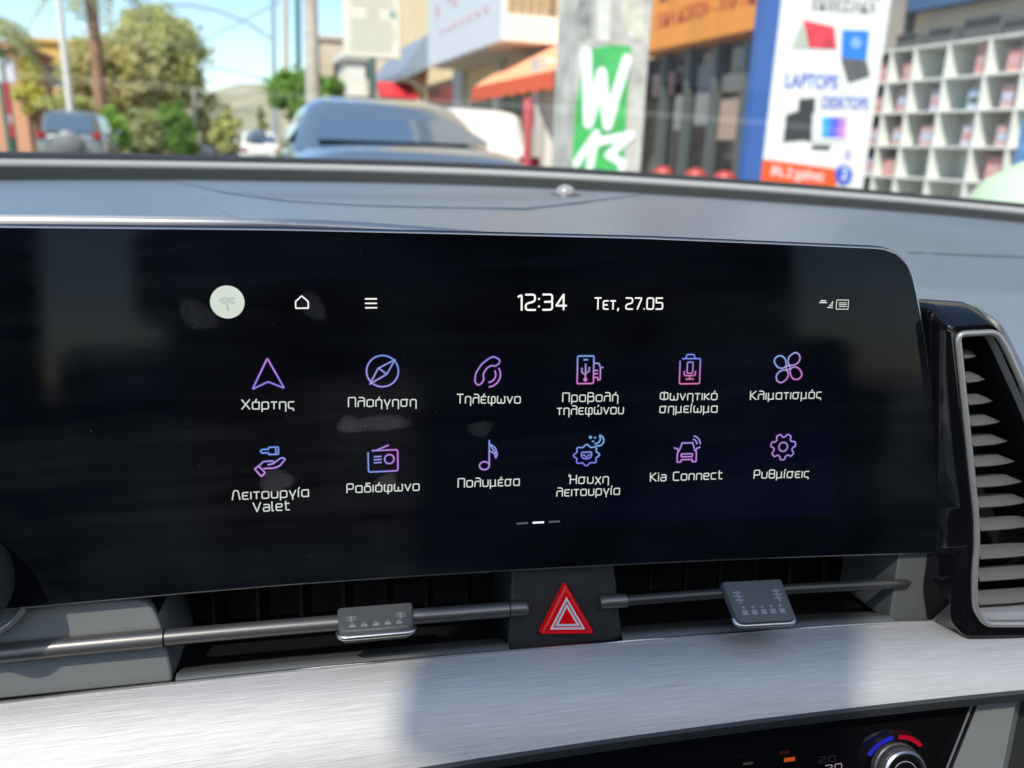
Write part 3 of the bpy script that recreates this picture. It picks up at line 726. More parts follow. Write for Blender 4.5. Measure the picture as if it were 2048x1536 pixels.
icon(977, 908, SZ*.92, [tuple(circ(-.16, -.42, .18, k=18, ry=.15))+('c',), ((.02, -.42), (.02, .52)), rp([(.02, .40), (.24, .24), (.32, .0), (.26, -.16), (.22, .02), (.02, .14)], .06, False), ((.06, .34), (.26, .02))], (.55, .24, .95), (.12, .34, .98), 90, IC)
cl_ = [(-.06+(.40+.045*math.cos(8*t))*math.cos(t), -.16+(.32+.04*math.cos(8*t))*math.sin(t)) for t in [2*math.pi*i/64 for i in range(64)]]
icon(1176, 900, SZ*1.04, [tuple(cl_)+('c',), rp([(-.24, -.06), (.12, -.06), (.10, -.24), (-.06, -.30), (-.22, -.24)], .06), ((-.18, -.15), (-.11, -.17)), ((-.01, -.17), (.06, -.15)), ((-.10, -.22), (-.02, -.22)), tuple(circ(.34, .32, .18, -120, 80, 14)), tuple(circ(.24, .38, .16, -100, 30, 10)), ((.02, .44), (.10, .44)), ((.06, .48), (.06, .40)), ((.13, .30), (.18, .30)), ((.2, .42), (.24, .42))], IND, (.18, .50, .95), 55, IC)
icon(1373, 899, SZ*1.03, [rp([(-.18, .24), (-.28, -.02), (-.34, -.1), (-.34, -.42), (-.20, -.42), (-.20, -.34), (.20, -.34), (.20, -.42), (.34, -.42), (.34, -.1), (.28, -.02), (.20, .22)], .03, False), ((-.20, .24), (.20, .24)), rr4(-.20, -.24, .20, -.14, .03), ((-.46, .08), (-.34, .04), (-.32, -.04)), ((.46, .08), (.34, .04), (.32, -.04)), tuple(circ(.18, .20, .16, 0, 80, 8)), tuple(circ(.18, .20, .28, 0, 80, 8))], (.62, .20, .90), (.30, .30, .95), 80, IC)
ge = []
for k in range(16):
    a = math.pi*2*k/16+math.pi/16; rr_ = .5 if k % 2 == 0 else .5
for k in range(7):
    a = math.pi*2*k/7-math.pi/2
    for da, r_ in ((-.33, .37), (-.17, .50), (.17, .50), (.33, .37)): ge.append((r_*math.cos(a+da), r_*math.sin(a+da)))
icon(1565, 893, SZ*.96, [rp(ge, .05), tuple(circ(0, 0, .17))+('c',)], (.55, .20, .75), (.34, .26, .95), 10, IC)
# status bar
def sicon(name, px, py, size, polys, m, wd=.0005):
    s0, v0 = inv(px, py); mb = MB()
    for p in polys:
        cl = p[-1] == 'c'; q = [(s0+a*size, v0+b*size) for a, b in (p[:-1] if cl else p)]; stroke(mb, q, wd, cl)
    return obj(name, mb, m, ts)
def disc(name, px, py, r, m, ry=None, k=36, n=.0004, rot=0):
    s0, v0 = inv(px, py); mb = MB()
    mb.add([S(s0+r*math.cos(t)*math.cos(rot)-(ry or r)*math.sin(t)*math.sin(rot), v0+r*math.cos(t)*math.sin(rot)+(ry or r)*math.sin(t)*math.cos(rot), n) for t in [2*math.pi*i/k for i in range(k)]], [tuple(range(k))]); return obj(name, mb, m, ts)
disc('profile_badge', 455, 604, .0068, emat('badge_light', (.58, .65, .58), .78))
sicon('badge_emblem', 455, 604, .011, [((-.26, .06), (-.10, .15), (.06, .10), (.22, .13)), ((-.20, -.02), (.04, .02), (.26, -.03)), ((-.02, -.06), (.02, -.30))], emat('badge_grey', (.46, .53, .46), .74), .0011)
sicon('home_button', 604, 605, .0056, [rp([(-.46, -.42), (.46, -.42), (.46, .08), (0, .5), (-.46, .08)], .03)], CLK, .00055)
sicon('menu_button', 742, 606.5, .0056, [((-.42, .34), (.42, .34)), ((-.42, 0), (.42, 0)), ((-.42, -.34), (.42, -.34))], CLK, .0006)
sicon('signal_mark', 1654, 609, .006, [((-.7, .16), (-.1, .16)), ((-.6, .30), (-.2, .30)), ((.0, -.22), (.4, -.22)), ((.15, -.05), (.4, -.05)), ((.3, .1), (.4, .1)), ((.38, .22), (.4, .22))], TXT, .0006)
sicon('battery_mark', 1683, 609, .006, [rr4(-.5, -.36, .5, .36, .05), ((-.28, .14), (.34, .14)), ((-.28, 0), (.34, 0)), ((-.28, -.14), (.34, -.14))], TXT, .0004)
pg0, pg1 = emat('pager_dim', (.2, .2, .24), .35), emat('pager_bright', (.9, .9, .95), .75)
for x, m_ in ((1044, pg0), (1076, pg1), (1108, pg0)):
    sicon('pager_mark', x, 1044-(x-1076)*.05, .0049, [((-.5, 0), (.5, 0))], m_, .0009)
# finger marks and dust on the glass
sm = bpy.data.materials.new('finger_grease'); sm.use_nodes = True
n_, l_ = sm.node_tree.nodes, sm.node_tree.links; p_ = n_['Principled BSDF']; p_.inputs['Base Color'].default_value = (.075, .065, .068, 1); p_.inputs['Roughness'].default_value = .8; p_.inputs['Alpha'].default_value = .55
nzg = n_.new('ShaderNodeTexNoise'); nzg.inputs['Scale'].default_value = 150; tcg = n_.new('ShaderNodeTexCoord'); l_.new(tcg.outputs['Object'], nzg.inputs['Vector'])
mrg = n_.new('ShaderNodeMapRange'); mrg.inputs[1].default_value = .3; mrg.inputs[2].default_value = .7; mrg.inputs[3].default_value = .34; mrg.inputs[4].default_value = .5; l_.new(nzg.outputs[0], mrg.inputs[0]); l_.new(mrg.outputs[0], p_.inputs['Alpha'])
vc = n_.new('ShaderNodeVertexColor'); vc.layer_name = 'Col'; mk = n_.new('ShaderNodeMath'); mk.operation = 'MULTIPLY'; sc_ = n_.new('ShaderNodeSeparateColor')
l_.new(vc.outputs[0], sc_.inputs[0]); l_.new(sc_.outputs[0], mk.inputs[0]); l_.new(mrg.outputs[0], mk.inputs[1]); l_.new(mk.outputs[0], p_.inputs['Alpha'])
for i, (x, y, a, b, ro) in enumerate(((396, 630, .0080, .0054, -.65), (626, 612, .0068, .0044, -.95), (552, 962, .0072, .0052, .1), (700, 849, .0055, .0040, 0), (755, 847, .0150, .0036, .05), (772, 965, .0052, .0042, .2), (960, 857, .0056, .0036, .1))):
    s0, v0 = inv(x, y); g = MB(); kk = 28; rd = random.Random(i); nz_ = [1+.10*math.sin(3*t+i)+.05*rd.random() for t in [2*math.pi*q/kk for q in range(kk)]]
    g.add([S(s0, v0, .00045)], []); g.c.append((1, 1, 1))
    for f_, al in ((.45, .9), (.75, .8), (.92, .45), (1.12, 0)):
        for q in range(kk):
            t = 2*math.pi*q/kk; u_, w_ = a*f_*nz_[q]*math.cos(t), b*f_*nz_[q]*math.sin(t)
            g.v.append(tuple(S(s0+u_*math.cos(ro)-w_*math.sin(ro), v0+u_*math.sin(ro)+w_*math.cos(ro), .00045))); g.uv.append((0, 0)); g.c.append((al,)*3)
    for q in range(kk):
        g.f.append((0, 1+q, 1+(q+1) % kk))
        for r_ in range(3): g.f.append((1+r_*kk+q, 1+r_*kk+(q+1) % kk, 1+(r_+1)*kk+(q+1) % kk, 1+(r_+1)*kk+q))
    obj('finger_mark', g, sm, ts)
du = MB()
for i in range(60):
    s, v = random.uniform(-.21, -.03), random.uniform(-.077, .07); r_ = random.choice((.0001, .00012, .00014, .0002)); 
    du.add([S(s+r_*math.cos(t), v+r_*math.sin(t)*random.uniform(.6, 1.3), .0005) for t in (0, 1, 2, 3, 4, 5)], [(0, 1, 2, 3, 4, 5)])
tag(obj('dust', du, mat('dust_pale', (.12, .125, .14), .9), ts), kind='stuff')

# ================================================================== CONTROL STALK (far left)
st = thing('control_stalk', 'dark grey rounded lever end poking in at the left edge below the touchscreen', 'control lever', S(-.235, -.09, .05))
ns = .012
c0 = inv(-88, 1168, ns); cS = S(*c0, ns)
prof = [(.0005, .0255)]+[(.0215*math.cos(a)**.8, .0255*math.sin(a)) for a in [math.pi/2-i*math.pi/24 for i in range(1, 13)]]
g = MB(); a_ax = (T(-.25)*.9+VV*.05+NN(-.25)*.2).normalized()
g.lathe(cS, a_ax, [(.006, -.09), (.007, -.016), (.018, -.012), (.0215, 0)]+[(.0215*math.cos(a), .019*math.sin(a)) for a in [i*math.pi/20 for i in range(1, 10)]]+[(.0004, .019)], 36)
obj('lever', g, M['charcoal'], st, smooth=60)
g = MB().tube([S(*inv(x, y, ns-.012), ns-.012) for x, y in ((-70, 1290), (-10, 1268), (22, 1246), (47, 1218))], .0016, 8); obj('trim_strip', g, M['ring'], st, smooth=60)

# ================================================================== WINDSCREEN and cabin
gw = bpy.data.materials.new('clear_glass'); gw.use_nodes = True
n_, l_ = gw.node_tree.nodes, gw.node_tree.links; n_.clear()
o_ = n_.new('ShaderNodeOutputMaterial'); tr = n_.new('ShaderNodeBsdfTransparent'); tr.inputs[0].default_value = (.90, .93, .91, 1)
gs = n_.new('ShaderNodeBsdfGlossy'); gs.inputs['Roughness'].default_value = .02; lw = n_.new('ShaderNodeFresnel'); lw.inputs[0].default_value = 1.3
ml = n_.new('ShaderNodeMath'); ml.operation = 'MULTIPLY'; ml.inputs[1].default_value = .12; l_.new(lw.outputs[0], ml.inputs[0])
mxs = n_.new('ShaderNodeMixShader'); l_.new(ml.outputs[0], mxs.inputs[0]); l_.new(tr.outputs[0], mxs.inputs[1]); l_.new(gs.outputs[0], mxs.inputs[2]); l_.new(mxs.outputs[0], o_.inputs[0])
ws = thing('windscreen', 'clear curved windscreen above the dashboard with the street beyond', 'windscreen', far(0, .12, .02))
rw = []
for s in fs_:
    b = far(s, .13, .010); t_ = Vector((.1+(b.x-.1)*.72, -.04+.12*(1-((b.x-.1)/1.1)**2), 1.60-.05*((b.x-.1)/1.1)**2))
    rw.append([b.lerp(t_, k/10)+Vector((0, .02, .03))*math.sin(math.pi*k/10) for k in range(11)])
obj('glass', MB().grid(rw), gw, ws, smooth=60)
# the rest of the cabin round and behind the camera: roof with an opening shaped to admit sun, doors, seats, rear shelf
cab = thing('car_cabin', 'dark car cabin lining with roof, door and seat round the dashboard', 'car interior', (.1, -.6, .3))
dk = mat('black_upholstery', (.016, .016, .018), .7); ln = mat('headliner', (.05, .05, .05), .9)
XB = CABIN_X = -.048
zr = 1.60
for x0, x1, y0, y1 in ((-.82, -.70, -2.3, .03), (.98, 1.08, -2.3, .03), (-.70, .98, -2.3, -.80), (-.70, .08, -.02, .032)):
    obj('roof_lining', MB().bx((x0, y0, zr), (x1, y1, zr+.03)), ln, cab)
dif_m = bpy.data.materials.new('sun_diffuser_mesh'); dif_m.use_nodes = True
n_, l_ = dif_m.node_tree.nodes, dif_m.node_tree.links; n_.clear()
o_ = n_.new('ShaderNodeOutputMaterial'); t0_ = n_.new('ShaderNodeBsdfTransparent'); t0_.inputs[0].default_value = (.95, .94, .92, 1); t1_ = n_.new('ShaderNodeBsdfTranslucent'); t1_.inputs[0].default_value = (.85, .82, .76, 1)
m0_ = n_.new('ShaderNodeMixShader'); m0_.inputs[0].default_value = .68; l_.new(t0_.outputs[0], m0_.inputs[1]); l_.new(t1_.outputs[0], m0_.inputs[2]); l_.new(m0_.outputs[0], o_.inputs[0])
obj('sun_diffuser', MB().add([(-.70, -.8, zr+.012), (.98, -.8, zr+.012), (.98, -.14, zr+.012), (.08, -.14, zr+.012), (.08, -.02, zr+.012), (-.70, -.02, zr+.012)], [(0, 1, 2, 3, 4, 5)]), dif_m, cab)  # unseen translucent sheet added to soften and dim sun entering the cabin
ZB = 1.86
def blocker_at(px, py):                                               # where the sunlight for this spot of the screen passes the added blocker's height
    p = S(*inv(px, py, 0), 0); return p - SUN_D*((ZB-p.z)/(-SUN_D.z))
sd_ = Vector((SUN_D.x, SUN_D.y, 0)).normalized()
qa, qb, qc = blocker_at(830, 440), blocker_at(1830, 560), blocker_at(830, 1560); qb = qb + sd_*((qa-qb).dot(sd_)); qd = qb + sd_*((qc-qa).dot(sd_))
o1 = [qa, qb, qd, qc]
obj('sun_blocker', MB().extr([p+Vector((0, 0, .10)) for p in o1], o1), dk, cab, bevel=.01)  # unseen slab added above the roof to shade part of screen and trim
for x in (-.80, 1.0): obj('door_lining', MB().bx((x, -2.3, .3), (x+.08, .3, 1.0)), dk, cab, bevel=.02)
for x in (-.80, 1.0): obj('pillar', MB().bx((x, -1.25, 1.0), (x+.08, -1.02, 1.60)), dk, cab)
obj('tailgate', MB().bx((-.82, -2.42, .3), (1.06, -2.31, 1.62)), dk, cab)
for x in (-.35, .5):
    g = MB(); g.bx((x-.24, -1.0, .3), (x+.24, -.5, .55)); g.bx((x-.24, -1.1, .55), (x+.24, -.95, 1.12)); g.bx((x-.13, -1.08, 1.16), (x+.13, -.98, 1.36)); obj('seat', g, dk, cab, bevel=.03)
g = MB(); g.bx((-.68, -2.1, .3), (.95, -1.9, 1.1)); g.bx((-.72, -2.3, .15), (1.0, .3, .3)); obj('rear_bench', g, dk, cab, bevel=.03)

# ================================================================== STREET: ground
asph = mat('asphalt', (.055, .055, .056), .85, var=.25, vscale=3, bump=.3, bscale=60)
pav = mat('pavement_slabs', (.30, .28, .25), .85, var=.12, vscale=2)
dirt = mat('dry_soil', (.30, .20, .12), .95, var=.3, vscale=1.2)
def flat(name, x0, x1, y0, y1, z, m, kind='structure'):
    g = MB().add([(x0, y0, z), (x1, y0, z), (x1, y1, z), (x0, y1, z)], [(0, 1, 2, 3)]); return tag(obj(name, g, m), kind=kind)
flat('ground', -900, 900, -300, 1800, -.012, mat('dry_ground', (.22, .18, .12), .95, var=.25, vscale=.2))
flat('road', -5.4, 2.05, -60, 500, 0, asph)
flat('opposite_road', -16, -8.6, -60, 500, 0, asph)
g = MB().bx((2.05, -60, -.01), (2.2, 300, .13)); tag(obj('kerb', g, mat('kerb_stone', (.42, .40, .37), .8)), kind='structure')
g = MB().bx((2.2, -60, -.01), (5.6, 300, .126)); tag(obj('pavement', g, pav), kind='structure')
g = MB().bx((-8.6, -60, -.01), (-5.4, 400, .14)); tag(obj('median_strip', g, dirt), kind='structure')
g = MB()
for y in range(-40, 300, 7): g.add([(-1.75, y, .004), (-1.63, y, .004), (-1.63, y+3, .004), (-1.75, y+3, .004)], [(0, 1, 2, 3)])
tag(obj('lane_marking', g, mat('road_paint', (.7, .7, .68), .7)), kind='structure')
# hill on the skyline
rw = []
for i in range(41):
    x = -420+900*i/40; hgt = 50*math.exp(-((x-30)/260)**2)+5*math.sin(x*.021)+4*math.sin(x*.05+1)
    rw.append([(x, 900-60*j if j < 5 else 560, -1+max(0, hgt)*(1-j/5)**1.1) for j in range(6)])
tag(obj('hill', MB().grid(rw), mat('dry_hillside', (.27, .25, .16), .95, var=.3, vscale=.03), smooth=60), kind='structure')

# ------------------------------------------------------------------ foliage
def leafm(nm, c, v=.35):
    m = mat(nm, c, .6, var=v, vscale=.9, spec=.2); n_, l_ = m.node_tree.nodes, m.node_tree.links
    tl = n_.new('ShaderNodeBsdfTranslucent'); tl.inputs[0].default_value = (min(1, c[0]*1.5), min(1, c[1]*1.5), c[2], 1); ms_ = n_.new('ShaderNodeMixShader'); ms_.inputs[0].default_value = .45
    l_.new(n_['Principled BSDF'].outputs[0], ms_.inputs[1]); l_.new(tl.outputs[0], ms_.inputs[2]); l_.new(ms_.outputs[0], n_['Material Output'].inputs[0])
    return m
def crown_mb(c, rx, ry, rz, clumps, per, leaf, shell=.55, cone=False, seed=1):
    rnd = random.Random(seed); g = MB(); c = Vector(c)
    for k in range(clumps):
        while True:
            d = Vector((rnd.uniform(-1, 1), rnd.uniform(-1, 1), rnd.uniform(-1, 1)))
            if shell**2 < d.length_squared < 1: break
        q = 1.0
        if cone: q = max(.12, (1-d.z)/2)*1.25
        cc = c+Vector((d.x*rx*q, d.y*ry*q, d.z*rz)); cr_ = rnd.uniform(.16, .34)*min(rx, rz)*(.5+.5*q)
        for j in range(per):
            e = Vector((rnd.gauss(0, .55), rnd.gauss(0, .55), rnd.gauss(0, .5)))*cr_; p = cc+e
            a = Vector((rnd.uniform(-1, 1), rnd.uniform(-1, 1), rnd.uniform(-.6, .6))).normalized(); b = a.cross(Vector((rnd.uniform(-1, 1), rnd.uniform(-1, 1), rnd.uniform(-1, 1)))).normalized()
            L = leaf*rnd.uniform(.6, 1.4)
            g.add([p-a*L, p+b*L*.45, p+a*L, p-b*L*.45], [(0, 1, 2, 3)])
    return g
bark = mat('bark', (.16, .11, .07), .9, var=.3, vscale=6)
def tree(name, label, cat, base, h, crown_c, crown_r, m, trunk_r=.16, group=None, clumps=60, per=60, leaf=.16, cone=False, seed=1, shell=.5, barkm=None, limbs=5):
    t = thing(name, label, cat, base, group); base = Vector(base); cc = Vector(crown_c)
    obj('crown', crown_mb(cc, crown_r[0], crown_r[1], crown_r[2], clumps, per, leaf, shell, cone, seed), m, t)
    rnd = random.Random(seed+5); g = MB(); topp = Vector((cc.x, cc.y, cc.z-crown_r[2]*.25))
    g.tube([base, base.lerp(topp, .35)+Vector((.06, 0, 0)), base.lerp(topp, .7), topp], [trunk_r, trunk_r*.85, trunk_r*.7, trunk_r*.4], 8)
    for k in range(limbs):
        a = 2*math.pi*k/limbs+rnd.random(); q = base.lerp(topp, .55+.08*k/limbs*3)
        g.tube([q, q+Vector((math.cos(a)*crown_r[0]*.3, math.sin(a)*crown_r[1]*.3, crown_r[2]*.35)), q+Vector((math.cos(a)*crown_r[0]*.6, math.sin(a)*crown_r[1]*.6, crown_r[2]*.8))], [trunk_r*.5, trunk_r*.35, trunk_r*.12], 6)
    obj('trunk', g, barkm or bark, t, smooth=60)
    return t
olive = leafm('olive_leaves', (.47, .47, .22)); yolive = leafm('yellow_leaves', (.54, .51, .16)); green = leafm('bright_leaves', (.20, .33, .08)); palegr = leafm('lime_leaves', (.30, .46, .12)); grey = leafm('grey_green_leaves', (.36, .38, .20)); dryl = leafm('dry_leaves', (.50, .46, .24))
def px_tree(name, label, cat, px, py_top, py_bot, wpx, Y, m, trunk_w=.16, **k):
    a, b = at(px, py_top, Y), at(px, py_bot, Y); r_ = (at(px+wpx/2, (py_top+py_bot)/2, Y)-at(px-wpx/2, (py_top+py_bot)/2, Y)).x/2
    c = (a+b)/2
    return tree(name, label, cat, (c.x, Y, .1 if abs(c.x) > 5.4 or c.x > 2 else 0), a.z, (c.x, Y, c.z), (r_, r_, (a.z-b.z)/2), m, trunk_w, **k)
px_tree('broad_tree', 'tall bushy olive-green tree right of the bare palm trunk', 'tree', 322, 28, 215, 170, 58, olive, .3, clumps=150, per=170, leaf=.20, seed=3)
px_tree('broad_tree', 'wide brownish-olive tree behind the bare palm trunk', 'tree', 225, 78, 222, 190, 52, dryl, .3, clumps=140, per=170, leaf=.19, seed=4)
px_tree('cypress', 'narrow yellow-green conical cypress in front of the yellow building', 'tree', 58, 108, 232, 74, 34, yolive, .12, clumps=60, per=60, leaf=.10, cone=True, seed=5)
px_tree('low_tree', 'small yellowish tree between the lamp post and the silver off-roader', 'tree', 140, 180, 250, 110, 33, olive, .1, clumps=40, per=50, leaf=.12, seed=6)
px_tree('street_tree', 'bright green round-headed street tree behind the concrete utility pole', 'tree', 612, 138, 238, 148, 37, green, .12, clumps=70, per=70, leaf=.14, seed=7, shell=.3)
px_tree('low_tree', 'thin dry olive tree at the far end of the planted strip', 'tree', 425, 188, 292, 74, 62, dryl, .1, clumps=36, per=50, leaf=.16, seed=8)
px_tree('slim_cypress', 'slim dark green tree far down the road beside the hill', 'tree', 523, 210, 270, 30, 90, grey, .12, clumps=26, per=40, leaf=.2, seed=9, cone=True)
def bush(name, label, px, py0, py1, wpx, Y, m, seed):
    a, b = at(px, py0, Y), at(px, py1, Y); r_ = (at(px+wpx/2, py0, Y)-at(px-wpx/2, py0, Y)).x/2
    t = thing(name, label, 'bush', (a.x, Y, .12), 'shrubs planted along the median strip'); zc = (a.z+.12)/2
    obj('foliage', crown_mb((a.x, Y, zc), r_, r_, (a.z-.12)/2, 40, 70, .14, .2, False, seed), m, t)
    g = MB()
    for k in range(4):
        g.tube([(a.x+(k-1.5)*.05, Y, .1), (a.x+(k-1.5)*r_*.4, Y, zc)], [.03, .015], 6)
    obj('stem', g, bark, t)
bush('shrub', 'lime green rounded shrub just right of the silver off-roader', 218, 215, 295, 66, 31, palegr, 11)
bush('shrub', 'grey-green shrub third from the right along the median strip', 282, 216, 300, 74, 36, grey, 12)
bush('shrub', 'deep green shrub below the crown of the tall olive-green tree', 342, 196, 290, 66, 44, green, 13)
bush('shrub', 'pale green shrub nearest the thin concrete post', 368, 238, 300, 52, 40, palegr, 14)
bush('shrub', 'small dull olive shrub at the far end of the strip', 452, 226, 305, 60, 50, olive, 15)

# bare palm trunk and palm crowns
def palm(label, px_b, px_t, Y, wpx, crown_py, nf, spread, seed):
    b = at(px_b, 240, Y); t_ = at(px_t, crown_py, Y); rad = wpx/FPX*Y/2
    t = thing('palm_tree', label, 'palm', (b.x, Y, .12))
    g = MB().tube([(b.x, Y, .1)]+[(b.x+(t_.x-b.x)*k/8, Y, .1+(t_.z-.1)*k/8) for k in range(1, 9)], [rad*1.25]+[rad*(1-.02*k) for k in range(1, 9)], 12)
    obj('trunk', g, mat('palm_bark', (.26, .15, .09), .9, var=.3, vscale=4), t, smooth=60)
    g = MB(); rnd = random.Random(seed); o = Vector((t_.x, Y, t_.z))
    for k in range(nf):
        a = 2*math.pi*k/nf+rnd.random()*.4; el = rnd.uniform(-.1, 1.0); L = spread*rnd.uniform(.8, 1.1)
        pts = [o+Vector((math.cos(a)*L*q*math.cos(el*(1-q)), math.sin(a)*L*q*math.cos(el*(1-q)), L*(math.sin(el)*q-1.0*q*q))) for q in [i/8 for i in range(9)]]
        side = Vector((-math.sin(a), math.cos(a), 0))
        for i in range(1, 9):
            for sg in (-1, 1):
                q = pts[i]; w_ = spread*.26*math.sin(math.pi*(i/9)**.7)+.05
                for j in range(2):
                    p = q.lerp(pts[i-1], j*.5); g.add([p, p+side*sg*w_+Vector((0, 0, -w_*.35)), p+(pts[i]-pts[i-1])*.35+side*sg*w_*.8+Vector((0, 0, -w_*.35)), p+(pts[i]-pts[i-1])*.22], [(0, 1, 2, 3)])
    obj('fronds', g, grey, t)
palm('tall palm with a bare brown trunk on the median strip', 204, 176, 38, 22, -60, 16, 2.4, 3)
palm('palm whose drooping fronds show at the left edge of the windscreen', -30, -30, 27, 20, 40, 20, 1.5, 4)

# ------------------------------------------------------------------ poles, wires, posts
conc = mat('weathered_concrete', (.42, .39, .34), .9, var=.15, vscale=3)
def pole(name, label, cat, px0, py0, px1, py1, Y, wpx, m, group=None, topz=None, arm=None):
    b, t_ = at(px0, py0, Y), at(px1, py1, Y); rad = wpx/FPX*Y/2; d = (t_-b)/(t_.z-b.z)
    base = b+d*(.1-b.z); topz = topz or 9.0; tp = b+d*(topz-b.z)
    t = thing(name, label, cat, base, group)
    obj('shaft', MB().tube([base, base.lerp(tp, .5), tp], [rad*1.15, rad, rad*.85], 12), m, t, smooth=60)
    obj('footing', MB().lathe(base-Vector((0, 0, .02)), (0, 0, 1), [(rad*1.8, 0), (rad*1.8, .06), (rad*1.5, .09)], 14), m, t)
    if arm:
        a_ = [at(x, y, Y) for x, y in arm]; obj('arm', MB().tube(a_, rad*.5, 8), m, t, smooth=60)
        e = a_[-1]; obj('lamp_head', MB().box(e, (.7, .28, .14)), conc, t, bevel=.03)
    return t
pole('utility_pole', 'thick concrete utility pole in front of the bright green street tree', 'pole', 626, 200, 621, 0, 30, 25, conc, topz=9.5)
pole('street_lamp', 'green steel lamp post just left of the thick utility pole', 'street lamp', 597, 138, 595, 0, 40, 10, mat('green_paint', (.05, .16, .11), .5), topz=9)
pole('utility_pole', 'slim beige pole between the green post and the curved lamp', 'pole', 572, 150, 570, 0, 52, 10, mat('beige_paint', (.5, .42, .3), .7), topz=10.5)
pole('street_lamp', 'grey lamp post with a long curved arm reaching out over the road', 'street lamp', 549, 200, 546, 20, 60, 8, mat('grey_steel', (.28, .33, .36), .5), topz=10.2, arm=[(548, 82), (500, 48), (440, 22), (380, 10), (300, 10)])
pole('lamp_post', 'white lamp post standing in front of the brownish tree', 'street lamp', 135, 165, 117, 0, 30, 11, mat('white_paint', (.62, .62, .60), .5), topz=8.5)
pole('short_post', 'short pale concrete post at the right of the shrubs', 'post', 390, 285, 388, 190, 41, 9, conc, topz=3.2)
def wire(label, pts):
    ps = [at(x, y, Y) for x, y, Y in pts]
    q = []
    for i in range(25):
        t = i/24; q.append(ps[0]*(1-t)**2+ps[1]*2*t*(1-t)+ps[2]*t*t)
    o = obj('overhead_wire', MB().tube(q, .03, 6), mat('wire_black', (.08, .09, .1), .6)); tag(o, label, 'wire', 'overhead wires above the road')
wire('overhead wire sloping down across the sky to the right of the olive-green tree', [(380, 95, 60), (470, 52, 60), (560, 2, 60)])
wire('lowest overhead wire, sagging close above the hill', [(378, 150, 58), (440, 115, 58), (552, 172, 60)])

